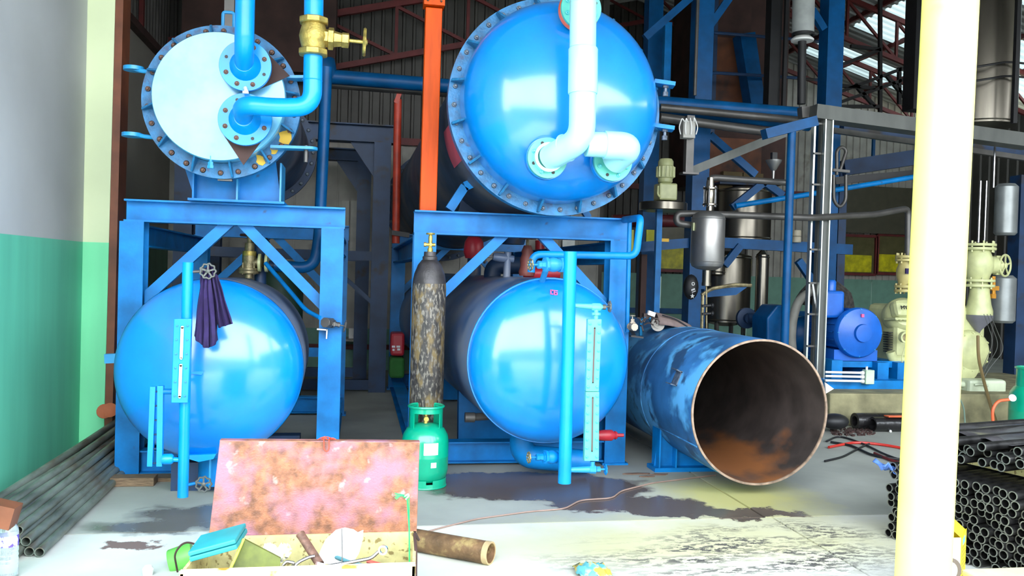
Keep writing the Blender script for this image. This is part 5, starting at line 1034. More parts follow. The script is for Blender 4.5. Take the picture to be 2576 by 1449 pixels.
part('red_pipe', MB().tube([c + V((-.02, .05, .02)), c + V((.28, .0, .03))], .05, 16), REDPAINT, t)
t = thing('angle_valve', 'grey blue angle valve lying toward the left above the lower right tank', 'valve', at(1275, 700, 6.8)); c = at(1277, 650, 6.8)
part('body', MB().lathe([(.03, -.12), (.038, -.09), (.038, -.02), (.03, 0), (.03, .05)], c, (1, 0, -.1), 12).tube([c + V((0, 0, .05)), c + V((-.005, 0, -.18))], .03, 12), DUSTG, t); wheel(t, at(1220, 645, 6.8), Xp, .06, GREYP, 6); part('stem', MB().cyl(at(1245, 647, 6.8), at(1220, 645, 6.8), .01, 8), GREYP, t)
F('red_wall_pipe', pipe([(1358, 605), (1358, 650)], 12.2, .07), REDPAINT, 'dark red upright pipe seen under the right frame beam', 'pipe', smooth=True)
m = colm(1415, 1446, 604, 632, 12.5, .03); F('painted_daylight', m, mat('painted daylight white', (.9, .95, .92), .6), 'small panel painted bright as daylight under the right frame beam', 'panel')  # opaque pale panel, daylight put into its colour
m = MB(); m.lathe([(.10, 0), (.13, .1), (.13, .18), (.08, .22)], at(1290, 615, 7.6), Zp, 16); one('grey_cap_drum', m, BLUEN, 'navy drum hanging under the right frame beam', 'drum')
# sacks and small things on the floor behind
F('red_sack', colm(983, 1018, 838, 896, 9.6, .3), REDPAINT, 'red sack with white marks standing behind the scuffed gas cylinder', 'sack', bev=.03)
t = thing('sack_marks', 'faint white marks printed on the red sack', 'print', at(1000, 872, 9.59)); 
for k, (u, v, w_) in enumerate(((990, 872, 8), (1002, 872, 9), (990, 880, 5), (1003, 879, 7))): part('mark', MB().box(at(u, v, 9.592), (w_ * .0045, .004, .022)), LBL, t, smooth=False)
F('green_sack', colm(980, 1018, 900, 952, 9.6, .3), mat('dark green sack', (.02, .13, .02), .8), 'dark green sack standing under the red sack', 'sack', bev=.03)
m = MB(); c = at(888, 850, 12.1); m.span((c.x - .06, 12.1, c.z - .01), (c.x + .06, 12.2, c.z + .13)); F('white_basket', m, WHITE, 'small white basket on the wall ledge', 'basket')
m = MB(); m.bar(at(840, 853, 12.2), at(905, 853, 12.2), .5, .03); F('wall_ledge', m, WHITEP, 'pale ledge running along the back wall under the white basket', 'ledge')
m = MB(); m.lathe([(.24, 0), (.26, .05), (.26, 1.2), (.2, 1.4), (.05, 1.44)], V((at(700, 800, 9.6).x, 9.6, 0)), Zp, 20); one('green_drum', m, mat('dark green drum paint', (.02, .06, .035), .5), 'dark green drum behind the lower left tank', 'drum')
for i, u in enumerate((868, 890)): F('sheet_stile', colm(u - 9, u + 9, 505, 645, 12.5, .03), mat('pale ribbed sheet', (.42, .41, .37), .5), ('left' if i == 0 else 'right') + ' pale ribbed sheet leaning on the back wall', 'sheet')

# ================================================================== BACKGROUND RIGHT
def upcol(u0, u1, vt, y, label, mt=BLUED, vb=None, cat='column', name='blue_column'): F(name, colm(u0, u1, vt, vb or 1000, y, at(u1, 500, y).x - at(u0, 500, y).x, floor=vb is None), mt, label, cat)
upcol(1742, 1784, -120, 10.0, 'wide dark blue column left of the brown tower')
upcol(1620, 1656, -120, 11.0, 'dark blue column just right of the domed tank')
upcol(2071, 2111, -120, 10.0, 'dark blue column rising above the grey cable duct')
upcol(1671, 1688, 55, 10.6, 'slim teal blue post between two dark blue columns', BLUES, 262)
upcol(2304, 2345, -120, 10.4, 'thick black column left of the yellow column', BLACK, 275, name='black_column')
m = MB(); m.tube([at(1757, -40, 9.9), at(1748, 240, 9.9)], .022, 8); F('white_conduit', m, GREYP, 'thin pale conduit in front of the wide dark blue column', 'conduit', smooth=True)
for i, (u0, v0, u1, v1, lb) in enumerate(((1785, 65, 1845, -20, 'above the brown tower'), (2072, 75, 2042, 25, 'beside the white insulated pipe'), (1622, 95, 1742, -10, 'between the two left blue columns'), (1785, 340, 1900, 440, 'in front of the dark tower foot'), (1842, 522, 1922, 458, 'rising to the right of the steel vessel'), (1922, 458, 1968, 492, 'falling to the slim round blue column'), (1822, 668, 1862, 618, 'under the blue crossbeam'), (2008, 655, 2062, 735, 'behind the cable ladder'))):
    F('diagonal_brace', beam(u0, v0, u1, v1, 10.05, 10.05, .07, .09), BLUED, 'dark blue diagonal brace ' + lb, 'brace')
F('cross_beam', beam(1600, 622, 1745, 610, 10.1, 10.1, .1, .12), BLUED, 'dark blue crossbeam left of the steel vessel', 'beam')
F('cross_beam', beam(1785, 609, 2140, 628, 10.1, 10.1, .1, .13), BLUED, 'dark blue crossbeam running right behind the steel vessel', 'beam')
# brown tower
t = thing('brown_tower', 'rust brown sheet metal tower rising to the roof', 'tower', at(1890, 460, 12))
xa, xb = at(1788, 200, 11.8).x, at(1990, 200, 11.8).x
part('casing', MB().span((xa, 11.9, 2.9), (xb, 13.4, 6.3)), RUSTD, t, smooth=False)
pa, pb = at(1802, 90, 11.8), at(1888, 258, 11.8); part('panel', MB().span((pa.x, 11.84, pb.z), (pb.x, 11.9, pa.z)), RUSTB, t, 'lighter orange brown panel', smooth=False)
part('panel', MB().span((at(1802, 0, 11.8).x, 11.86, pa.z + .06), (pb.x, 11.9, 6.2)), RUSTD, t, smooth=False)
part('lower_panel', MB().span((pa.x - .2, 11.6, 2.75), (pb.x + .1, 11.9, 3.5)), RUSTB, t, smooth=False)
for u in (1802, 1790): part('corner_post', MB().span((at(u, 0, 11.8).x - .03, 11.78, 2.9), (at(u, 0, 11.8).x + .03, 11.85, 6.2)), BLUEN, t, smooth=False)
F('inclined_chute', MB().poly([at(1862, 85, 11.4), at(1900, 80, 11.4), at(1926, 262, 11.4), at(1890, 262, 11.4)], (0, .25, 0)), BLUED, 'dark blue inclined chute against the brown tower', 'chute')
for k, (v0, v1) in enumerate(((82, 98), (183, 195))):
    m = MB(); m.tube([at(1760, v0 + 30, 11.0), at(1795, v0, 11.2), at(1990, v1, 11.2), at(2075, v1 + 8, 11.2)], .022, 8, .03); F('guard_rail', m, BLUEN, ('upper' if k == 0 else 'lower') + ' navy guard rail across the brown tower', 'rail', smooth=True)
F('black_duct', colm(1938, 1966, -60, 270, 10.7, .16), BLACK, 'black upright duct right of the brown tower', 'duct')
F('black_duct', colm(1974, 1982, -60, 275, 10.6, .05), BLACK, 'thin black upright bar right of the black duct', 'bar')
t = thing('insulated_pipe', 'thick white insulated pipe hanging from the roof with a black lower pipe', 'pipe', at(2020, 100, 9.6)); r_ = .13
part('sleeve', MB().cyl(at(2023, -80, 9.6), at(2020, 84, 9.6), r_, 24), mat('pale insulation jacket', (.34, .36, .35), .6), t); part('flange', MB().lathe([(r_ * 1.0, 0), (r_ * 1.05, .02), (r_ * .8, .05)], at(2018, 104, 9.6), Zp, 24), WHITE, t); part('lower_pipe', MB().cyl(at(2018, 100, 9.6), at(2016, 262, 9.6), .05, 14), BLACK, t); part('band', MB().ring(at(2020, 90, 9.6), Zp, r_ * 1.03, r_ * .9, .03, 24), BLACK, t)
# black walkway lattice
m = MB()
for (a_, b_) in (((2060, 185), (2214, 125)), ((2214, 125), (2214, 285)), ((2100, 236), (2330, 150)), ((2100, 262), (2330, 180)), ((2112, 150), (2112, 262)), ((2140, 116), (2214, 125)), ((2214, 125), (2214, -160)), ((2326, 152), (2326, -60)), ((2060, 212), (2200, 222)), ((2230, 190), (2290, 262)), ((2150, 212), (2200, 268)), ((2100, 268), (2210, 268)), ((2262, 170), (2262, 262))):
    m = MB().bar(at(*a_, 12), at(*b_, 12), .05, .05)
    if a_ == (2060, 185): t = thing('walkway_frame', 'black lattice walkway frame against the bright roof bay', 'walkway', at(2160, 270, 12))
    part('bar', m, BLACK, t, smooth=False)
# slim round column and its bracket
m = MB(); a = at(1973, 870, 8.1); a.z = 0; b = at(1992, 330, 8.1); m.tube([a, b], .042, 16); F('round_post', m, BLUED, 'slim round blue post left of the cable ladder', 'post', smooth=True)
F('post_bracket', beam(1922, 338, 2050, 305, 8.1, 8.1, .12, .10), BLUED, 'blue bracket arm on top of the slim round post', 'bracket')
# grey duct and strut
F('cable_duct', MB().bar(at(2042, 283, 8.6), at(2590, 358, 8.6), .22, .15), GREY, 'long grey cable duct crossing behind the yellow column', 'duct')
F('duct_stub', MB().bar(at(2012, 284, 8.7), at(2046, 282, 8.7), .1, .12), GREYP, 'short grey duct stub at the left end of the long cable duct', 'duct')
F('dark_beam', MB().bar(at(2118, 315, 9.4), at(2590, 385, 9.4), .1, .12), BLUEN, 'navy beam just below the long cable duct', 'beam')
F('grey_beam', MB().bar(at(2095, 328, 9.2), at(2590, 400, 9.2), .06, .06), GREYP, 'grey tube below the navy beam', 'tube')
F('grey_strut', MB().bar(at(1738, 431, 8.8), at(2046, 305, 8.8), .04, .09), GREY, 'grey channel strut sloping down to the left', 'strut')
t = thing('junction_post', 'grey post with a pale junction box and looping cables', 'post', at(1737, 430, 8.7))
part('post', colm(1727, 1746, 290, 436, 8.7, .08), GREYP, t, smooth=False); part('junction_box', colm(1719, 1750, 303, 347, 8.62, .1), mat('pale junction box', (.36, .35, .32), .5), t, smooth=False, bev=.006); part('foot_plate', MB().box(at(1733, 437, 8.7), (.18, .12, .02)), GREYP, t, smooth=False)
for k in range(4): part('cable', MB().tube([at(1722 + k * 8, 306, 8.6), at(1716 + k * 10, 296 - k, 8.6), at(1708 + k * 16, 320, 8.6), at(1712 + k * 13, 338, 8.6)], .006, 6, .03), WHITE, t)
# aluminium column and cable ladder
t = thing('aluminium_column', 'bright aluminium channel column under the grey duct', 'column', V((at(2060, 960, 8.55).x, 8.55, 0)))
a = at(2081, 293, 8.55); xb_ = at(2063, 960, 8.55).x; b = V((xb_ - .03, 8.55, 0))
part('channel', MB().bar(b, a, .075, .05, Yp), GREY, t, smooth=False)
for s in (-1, 1): part('flange_edge', MB().bar(b + V((s * .042, -.03, 0)), a + V((s * .042, -.03, 0)), .013, .05, Yp), ALU, t, smooth=False)
t = thing('cable_ladder', 'upright aluminium cable ladder left of the channel column', 'cable ladder', V((at(2040, 930, 8.6).x, 8.6, 0)))
a = at(2048, 300, 8.6); a2 = at(2066, 300, 8.6); b = V((at(2028, 960, 8.6).x - .02, 8.6, .0)); b2 = b + (a2 - a); 
for p_, q_, mt_ in ((b, a, ALU), (b2, a2, GREY)): part('side_rail', MB().bar(p_, q_, .02, .06, Yp), mt_, t, smooth=False)
for v in (312, 387, 465, 550, 628, 712, 790, 870, 940):
    s = (a.z - at(2045, v, 8.6).z) / (a.z - b.z); p_ = a.lerp(b, s); part('rung', MB().bar(p_ + V((-.01, -.035, 0)), p_ + V((.09, -.035, 0)), .02, .025, Yp), GREYP, t, smooth=False)
F('white_cable', pipe([(2044, 712), (2054, 780), (2057, 960)], 8.58, .012), WHITE, 'pale cable running down inside the cable ladder', 'cable', smooth=True)
# steel vessel
t = thing('steel_vessel', 'small satin steel separator vessel hung on pipes', 'vessel', at(1776, 690, 8.3)); c = at(1778, 680, 8.3); tp = at(1782, 530, 8.3).z; r_ = (at(1820, 600, 8.3) - at(1741, 600, 8.3)).length / 2; H = tp - c.z
part('shell', MB().lathe([(.03, 0), (r_ * .6, .012), (r_ * .9, .04), (r_, .08), (r_, H - .08), (r_ * .92, H - .045), (r_ * .6, H - .012), (.03, H)], c, Zp, 36), STEELM, t)
for z in (.085, H - .085): part('seam_band', MB().torus(c + V((0, 0, z)), Zp, r_, .004, 36, 6), STEELM, t)
part('bottom_leg', MB().lathe([(.045, -.13), (.045, 0)], c, Zp, 18), STEEL, t); part('bottom_flange', MB().lathe([(.05, -.16), (.05, -.125)], c, Zp, 18), STEEL, t)
part('name_plate', MB().box(c + V((-r_ - .002, -.02, H * .72)), (.01, .05, .08)), CREAM, t, smooth=False)
cv = V((c.x + .01, 8.3, tp)); part('check_valve', MB().lathe([(.035, 0), (.035, .05), (.075, .055), (.075, .07), (.045, .08), (.05, .12), (.05, .17), (.045, .21), (.075, .22), (.075, .235), (.04, .24), (.035, .34)], cv, Zp, 20), STEEL, t)
for k in range(6): g = k * pi / 3; part('tie_rod', MB().cyl(cv + V((cos(g) * .066, sin(g) * .066, .04)), cv + V((cos(g) * .066, sin(g) * .066, .25)), .007, 6), CHROME, t)
F('steel_pipe_run', pipe([(1784, 478), (1786, 446), (1985, 460)], 8.3, .033, 14, .06), GREYP, 'steel pipe from the top of the steel vessel to the blue post', 'pipe', smooth=True)
F('steel_pipe_run', pipe([(1745, 567), (1702, 562), (1702, 538), (1745, 537), (2040, 548), (2200, 540, 8.7), (2285, 524, 8.9), (2284, 642, 8.9)], 8.38, .036, 14, .09), GREYP, 'long steel pipe looping round the vessel to the compressor', 'pipe', smooth=True)
F('feed_rod', pipe([(1777, 720), (1778, 890)], 8.3, .009, 8), BRASSO, 'thin rod with two small valves under the steel vessel', 'rod', smooth=True)
for k, (u, v) in enumerate(((1795, 770), (1793, 790))): t = thing('rod_valve', ('upper' if k == 0 else 'lower') + ' small dark valve on the thin rod', 'valve', at(u - 14, v, 8.28)); part('valve_body', MB().cyl(at(1766, v, 8.28), at(1788, v - 2, 8.28), .014, 8), BLACK, t); part('knob', MB().lathe([(.02, 0), (.026, .012), (.02, .024)], at(1789, v - 2, 8.28), Xp, 10), BLACK, t)
m = MB(); m.tube([at(1765, 742, 8.6), at(1790, 726, 8.6), at(1850, 716, 8.6), at(1890, 718, 8.6)], .02, 8, .05).cyl(at(1768, 741, 8.6), V((at(1768, 741, 8.6).x, 8.6, 0)), .018, 8); F('bent_strip', m, BRASSO, 'bent dull strip in front of the big stainless tank', 'strip', smooth=True)
F('blue_gusset', MB().poly([at(1772, 728, 9.0), at(1880, 722, 9.0), at(1852, 742, 9.0), at(1775, 748, 9.0)], (0, .1, 0)), BLUED, 'blue gusset plate behind the thin rod', 'plate')
# stainless tanks
def vtank(label, u0, u1, v0, v1, y, mt=STEEL, legs=True, cone=.06):
    r = (at(u1, v1, y) - at(u0, v1, y)).length / 2; c = at((u0 + u1) / 2, v1, y + r); k = (y + r) / y; c = V((at((u0 + u1) / 2, v1, y).x * 1, y + r, at((u0 + u1) / 2, v1, y).z)); H = at(u0, v0, y).z - c.z
    t = thing('stainless_tank', label, 'tank', c); part('shell', MB().lathe([(r * .3, -cone), (r, 0), (r, H), (r * .3, H + cone)], c, Zp, 40), mt, t)
    for z in (.03, H - .03): part('band', MB().torus(c + V((0, 0, z)), Zp, r, .01, 40, 6), mt, t)
    if legs:
        for g in (.8, 2.3, 3.9, 5.5): part('leg', MB().cyl(V((c.x + cos(g) * r * .8, c.y + sin(g) * r * .8, 0)), c + V((cos(g) * r * .8, sin(g) * r * .8, .02)), .03, 8), GREYP, t)
    return t
vtank('big stainless tank standing behind the steel vessel', 1790, 1908, 640, 812, 10.6)
vtank('narrow stainless tank right of the big stainless tank', 1906, 1936, 640, 805, 10.4)
vtank('dark upper stainless tank above the blue crossbeam', 1830, 1965, 470, 602, 11.0, legs=False)
vtank('small stainless pot left on the big stainless tank', 1790, 1832, 640, 690, 10.5, legs=False, cone=.02)
vtank('very tall stainless tank in the upper right corner', 2452, 2600, -80, 305, 9.6, legs=False)
for k, v in enumerate((165, 200)): F('tank_hoop', MB().tube([at(2440, v + 6, 9.55), at(2500, v - 4, 9.4), at(2535, v - 10, 9.5), at(2590, v - 4, 9.5)], .014, 8, .2), BLACK, ('upper' if k == 0 else 'lower') + ' black hoop rail round the very tall tank', 'rail', smooth=True)
F('black_upright', colm(2556, 2566, -60, 310, 9.3, .05), BLACK, 'black upright bar at the upper right edge', 'bar')
F('teal_bend', pipe([(1880, 800), (1906, 800), (1906, 985)], 9.9, .06, 14, .1), BLUEN, 'navy pipe bend at the foot of the narrow stainless tank', 'pipe', smooth=True)
F('teal_valve', MB().lathe([(.13, 0), (.13, .05), (.06, .06), (.06, .12)], at(1875, 800, 10.0), -Yp, 20), BLUEN, 'round navy blind flange at the foot of the big stainless tank', 'flange', smooth=True)
# pump casing
m = MB(); m.poly([at(1930, 880, 9.2), at(1930, 800, 9.2), at(1955, 768, 9.2), at(1985, 768, 9.2), at(1985, 880, 9.2)], (0, .4, 0)); F('pump_housing', m, BLUED, 'angular dark blue pump housing behind the slim round post', 'housing', bev=.02)
# geared motor
t = thing('geared_motor', 'cream geared motor on a round steel lid', 'motor', at(1672, 505, 9.6)); c = at(1672, 505, 9.6)
part('gearbox', MB().span((c.x - .10, 9.5, c.z), (c.x + .12, 9.72, c.z + .20)), CREAM, t, smooth=False, bev=.02); part('motor_body', MB().lathe([(.06, .20), (.085, .22), (.085, .26), (.10, .27), (.10, .40), (.09, .41), (.09, .46), (.07, .49)], c + V((0, 0, 0)), Zp, 24), CREAM, t)
for k in range(14): g = 2 * pi * k / 14; part('cooling_fin', MB().box(c + V((cos(g) * .103, sin(g) * .103, .335)), (.016, .016, .12)), CREAM, t, smooth=False)
part('vent_pipe', MB().tube([c + V((-.09, -.1, .03)), c + V((-.125, -.1, .06)), c + V((-.12, -.1, .16))], .012, 8, .02), CREAM, t)
F('mixer_top', MB().lathe([(.27, 0), (.28, .01), (.28, .09), (.27, .10)], at(1668, 531, 9.6), Zp, 40), STEEL, 'round stainless lid carrying the cream geared motor', 'lid', smooth=True)
F('teal_support_post', colm(1650, 1664, 532, 730, 9.7, .06, floor=True), BLUES, 'slim blue post below the round stainless lid', 'post')
F('brown_post', colm(1612, 1626, 640, 800, 10.3, .08, floor=True), RUSTD, 'dark brown post beside the mint wall panels', 'post')
F('red_pipe', MB().tube([at(1540, 556, 11.5), at(1740, 556, 11.5)], .09, 14), mat('dark maroon pipe', (.12, .015, .02), .5), 'dark maroon pipe behind the looped blue pipe', 'pipe', smooth=True)
YL = mat('yellow translucent film', (.62, .60, .01), .35, var=.15)
for k, (u0, u1, v0, v1, y) in enumerate(((1632, 1650, 428, 492, 11.25), (1572, 1594, 578, 632, 11.0), (1626, 1646, 578, 610, 10.98))): F('yellow_sheet', colm(u0, u1, v0, v1, y, .02), YL, ('yellow sheet left of the cream geared motor', 'yellow lamp shaped sheet next to the looped pipe', 'yellow lamp shaped sheet below the round stainless lid')[k], 'sheet')
F('orange_tag', colm(1664, 1683, 600, 608, 9.74, .02), mat('orange tag', (.8, .45, .02), .5), 'tiny orange tag under the round stainless lid', 'tag')
# boxes on a rack, funnel, tins
for k, (u0, u1, v0, v1) in enumerate(((1820, 1868, 432, 458), (1870, 1920, 436, 460), (1808, 1842, 466, 496))): F('cardboard_box', colm(u0, u1, v0, v1, 11.5, .2), mat('dull cardboard', (.14, .10, .045), .8), ('left cardboard box on the rack at the tower foot', 'right cardboard box on the rack at the tower foot', 'lower cardboard box under the rack row')[k], 'box')
F('rack_shelf', MB().bar(at(1800, 462, 11.5), at(1930, 468, 11.5), .3, .03), BLUEN, 'navy rack shelf at the tower foot', 'shelf')
t = thing('funnel', 'grey steel funnel hanging below the strut', 'funnel', at(1948, 452, 9.0)); c = at(1945, 452, 9.0)
part('bowl', MB().lathe([(.012, 0), (.018, .10), (.03, .11), (.085, .20), (.09, .22)], c, Zp, 24), STEELM, t); part('clasp', MB().box(c + V((0, 0, .26)), (.06, .05, .09)), BLACK, t, smooth=False)
t = thing('stacked_tins', 'stack of pale tins on the blue crossbeam', 'tin stack', at(2002, 612, 10.0))
for k in range(2): c = at(2003, 610, 10.0) + V((0, 0, k * .08)); part('tin', MB().lathe([(.055, 0), (.058, .01), (.058, .06), (.05, .075)], c, Zp, 18), mat('pale tin paint', (.40, .36, .27), .5), t)
# light blue pipe line and steel U bends
F('light_blue_pipe', pipe([(1850, 518), (2040, 488), (2330, 440)], 9.6, .032, 12, .05), BLUES, 'light blue pipe rising gently to the right', 'pipe', smooth=True)
F('black_beam', beam(2100, 455, 2320, 435, 9.7, 9.7, .05, .09), BLACK, 'black beam above the light blue pipe', 'beam')
F('steel_u_bend', pipe([(2105, 440), (2105, 378), (2118, 368), (2130, 378), (2112, 432)], 9.1, .02, 12, .05), GREYP, 'upper steel loop pipe right of the aluminium column', 'pipe', smooth=True)
F('steel_u_bend', pipe([(2097, 440), (2097, 505), (2112, 524), (2128, 505), (2128, 440)], 9.1, .02, 12, .07), GREYP, 'lower steel U bend right of the aluminium column', 'pipe', smooth=True)
F('pipe_clamp', MB().bar(at(2092, 428, 9.1), at(2134, 432, 9.1), .07, .03), GREYP, 'grey clamp plate across the steel loop pipe', 'clamp')
# windows with yellow film in the far wall
for k, (u0, u1, v0, v1) in enumerate(((2100, 2205, 595, 688), (2205, 2330, 595, 688), (1640, 1740, 560, 680))):
    a = at(u0, v1, 18.3); b = at(u1, v0, 18.3); t = sroot('window_%d' % (k + 1), (a.x, 18.3, a.z)); W[t] = V((a.x, 18.3, a.z))
    m = MB()
    for p_, q_ in (((a.x, a.z), (b.x, a.z)), ((a.x, b.z), (b.x, b.z)), ((a.x, a.z), (a.x, b.z)), ((b.x, a.z), (b.x, b.z))): m.bar((p_[0], 18.3, p_[1]), (q_[0], 18.3, q_[1]), .06, .06)
    part('window_frame', m, REDT, t, smooth=False); part('pane', MB().span((a.x, 18.33, a.z), (b.x, 18.35, b.z)), mat('brown tinted pane', (.10, .09, .04), .15), t, smooth=False)
    part('yellow_film', MB().span((a.x + .05, 18.30, a.z + .05), (a.x + (b.x - a.x) * .9, 18.32, a.z + (b.z - a.z) * .5)), YCUR, t, 'yellow film on the lower half of the pane', smooth=False)
# black cap hanging
t = thing('hat', 'black cap with a white star hanging on the blue column', 'cap', at(1740, 740, 9.93)); c = at(1738, 722, 9.93)
part('crown', MB().sphere(c, .13, 16, (.75, .5, 1.2)), BLACK, t)
st = [c + V((-.005, -.072, -.11)) + V((sin(i * pi / 5), 0, cos(i * pi / 5))) * (.032 if i % 2 == 0 else .013) for i in range(10)]; part('star', MB().poly(st, (0, .006, 0)), WHITE, t, smooth=False); part('round_badge', MB().ring(c + V((0, -.066, .04)), -Yp, .022, .012, .005, 16), WHITE, t)
part('script_mark', MB().box(c + V((.0, -.072, -.03)), (.05, .004, .02), Matrix.Rotation(-.4, 3, 'Y')).box(c + V((.01, -.072, -.055)), (.05, .004, .01), Matrix.Rotation(-.4, 3, 'Y')), LBL, t, smooth=False)

# ---------------- plinth with motor and compressor
pl = gr(2085, 1072); m = MB(); m.span((4.75, 7.95, 0), (8.6, 9.97, .33)); F('concrete_plinth', m, CONC, 'low stained concrete plinth under the blue motor', 'plinth', bev=.015)
YM = 8.75
t = thing('motor_skid', 'deep blue steel skid under the blue motor', 'skid', V((5.7, 8.9, .33)))
part('skid_base', MB().span((at(2075, 960, 8.35).x, 8.3, .33), (at(2300, 960, 8.35).x, 9.6, .42)), BLUES, t, smooth=False)
for k, (u0, u1, z1) in enumerate(((2085, 2112, .62), (2200, 2228, .60), (2250, 2290, .60))): part('pedestal', MB().span((at(u0, 950, 8.5).x, 8.45, .42), (at(u1, 950, 8.5).x, 9.3, z1)), BLUES, t, smooth=False)
part('skid_beam', MB().bar((at(2075, 925, 8.6).x, 8.6, .57), (at(2290, 925, 8.6).x, 8.6, .57), .1, .07), BLUES, t, smooth=False)
t = thing('electric_motor', 'big round blue electric motor on the concrete plinth', 'motor', at(2165, 905, YM)); c = at(2168, 838, 8.45); R = .275
MOT = mat('motor blue enamel', (.005, .11, .50), .35, var=.12, scale=6, bump=.1)
part('frame', MB().lathe([(R * .86, 0), (R * .86, .75), (R * .7, .8), (R * .5, .82)], c + V((0, .08, 0)), Yp, 40), MOT, t)
part('end_bell', MB().lathe([(.04, -.035), (.09, -.03), (.09, -.012), (R * .6, -.0), (R * .82, .02), (R * .95, .03), (R, .05), (R, .10), (R * .88, .13)], c, Yp, 48), MOT, t)
part('bearing_cap', MB().lathe([(.05, -.05), (.095, -.045), (.10, -.02), (.10, .0)], c, Yp, 28), MOT, t)
for k in range(18): g = 2 * pi * k / 18; part('cooling_rib', MB().bar(c + V((cos(g) * R * .88, .14, sin(g) * R * .88)), c + V((cos(g) * R * .88, .78, sin(g) * R * .88)), .014, .04, V((cos(g), 0, sin(g)))), MOT, t, smooth=False)
bolts(t, c + V((0, .04, 0)), -Yp, R * .93, 8, .011, ME_BOLTB)
part('foot', MB().span((c.x - .26, 8.55, .60), (c.x + .26, 9.2, c.z - R * .7)), MOT, t, smooth=False)
part('terminal_box', MB().span((c.x - .34, 8.6, c.z + .15), (c.x - .12, 8.85, c.z + .45)), MOT, t, smooth=False, bev=.03); part('cable_gland', MB().lathe([(.06, 0), (.06, .1), (.045, .12)], (c.x - .23, 8.72, c.z + .45), Zp, 14), MOT, t)
part('red_mark', MB().box(c + V((.0, -.002, .19)), (.03, .02, .035)), mat('magenta stencil paint', (.75, .10, .28), .6), t, smooth=False)
# ribbed net roll
m = MB()
t = thing('net_roll', 'dark ribbed net roll lying over the blue motor', 'net', at(2125, 770, 8.9)); c = at(2128, 742, 8.95)
NET = mat('dark brown knotted net', (.035, .03, .026), .8, var=.5, scale=30, bump=.8)
for k in range(7):
    m = MB(); pts = []; rr_ = .10 + .03 * k
    for i in range(13): g = radians(-20 + 200 * i / 12); pts.append(at(2085, 765, 8.9) + V((.02 + cos(g) * rr_ * 1.25, .02 * k, -.02 + sin(g) * rr_)))
    P_ = m.path(pts); m.tube(pts, [.017 + .008 * (i % 2) for i in range(13)], 8); part('net_coil', m, NET, t)
# grey hose hoop with blue ball
m = MB(); pts = [at(u, v, 8.95) for u, v in ((2045, 730), (2010, 752), (1994, 800), (1990, 860), (1998, 910), (2010, 935))]; m.tube(pts, .05, 16, .12); F('grey_hose', m, HOSEG, 'thick grey hose arching behind the cable ladder', 'hose', smooth=True)
F('fan_cowl', MB().sphere(at(2022, 842, 9.3), .20, 20, (1, .6, 1.1)), BLUED, 'round blue cowl inside the thick grey hose arch', 'cowl', smooth=True)
# conduits
t = thing('conduit_box', 'pale mint junction box fed by three white conduits', 'junction box', at(2184, 968, 8.25)); c = at(2184, 948, 8.25)
part('box_body', MB().box(c, (.10, .08, .15)), mat('pale mint plastic', (.50, .66, .46), .4), t, smooth=False, bev=.008)
for v in (938, 948, 959): part('conduit', MB().tube([at(2076, v - 2, 8.2), at(2172, v, 8.2)], .013, 10), WHITE, t); part('gland', MB().lathe([(.02, 0), (.02, .03)], at(2166, v, 8.2), Xp, 8), WHITE, t)
part('top_stub', MB().cyl(c + V((-.02, 0, .07)), c + V((-.02, 0, .11)), .012, 8), WHITE, t)
F('white_arrow', MB().poly([at(2076, 962, 8.0), at(2098, 978, 8.0), at(2078, 990, 8.0)], (0, .02, 0)), WHITE, 'white pointed plate right behind the open shell rim', 'plate')
# compressor
t = thing('compressor', 'cream enamelled compressor half hidden by the yellow column', 'compressor', V((at(2340, 960, 8.9).x, 9.0, .5))); yc = 8.7
ch_ = at(2275, 790, yc); part('cylinder_head', MB().lathe([(.02, 0), (.15, .01), (.19, .05), (.20, .12), (.20, .2)], ch_ + V((.02, .0, .02)), (.25, 1, -.35), 28), CREAM, t)
part('head_cover', MB().box(ch_ + V((.03, .0, .05)), (.36, .16, .20), Matrix.Rotation(-.35, 3, 'X')), CREAM, t, smooth=False, bev=.05); part('head_flange', MB().box(ch_ + V((.03, .02, -.06)), (.40, .22, .03), Matrix.Rotation(-.1, 3, 'X')), CREAM, t, smooth=False, bev=.01)
for k in range(7): inst('bolt', ME_BOLTC, t, ch_ + V((-.15 + k * .05, -.08, -.062)), -Yp, 0, .01)
for k in range(9): part('crankcase_fin', MB().box(at(2240, 836 + k * 6, yc + .12), (.12, .1, .008)), BLACK, t, smooth=False)
cs = at(2272, 848, yc - .12); part('sight_glass', MB().ring(cs, -Yp, .062, .042, .05, 28), CREAM, t); part('sight_lens', MB().lathe([(.043, 0), (.043, .01)], cs, -Yp, 24), BRASSO, t)
part('crankcase', MB().span((at(2255, 870, yc).x, yc, .45), (at(2480, 870, yc).x, yc + .6, at(2400, 770, yc).z)), CREAM, t, smooth=False, bev=.06)
ce = at(2442, 885, yc - .05); part('end_cover', MB().lathe([(.05, -.06), (.20, -.04), (.24, 0), (.25, .05)], ce, Yp, 32), CREAM, t); bolts(t, ce + V((0, -.02, 0)), -Yp, .215, 12, .016, ME_BOLTC)
part('side_cover', MB().lathe([(.1, -.03), (.15, -.02), (.16, .03)], at(2430, 925, yc - .06), Yp, 24), CREAM, t)
part('inlet_elbow', MB().tube([at(2290, 905, yc - .1), at(2246, 905, yc - .1), at(2240, 885, yc - .1)], .05, 16, .05), CREAM, t); part('oil_line', MB().tube([at(2276, 872, 8.5), at(2268, 900, 8.5), at(2274, 955, 8.5)], .007, 6, .04), CREAM, t)
tx = thing('maker_lettering', 'dark raised lettering on the cream compressor head', 'lettering', ch_ + V((-.03, -.10, .08)))
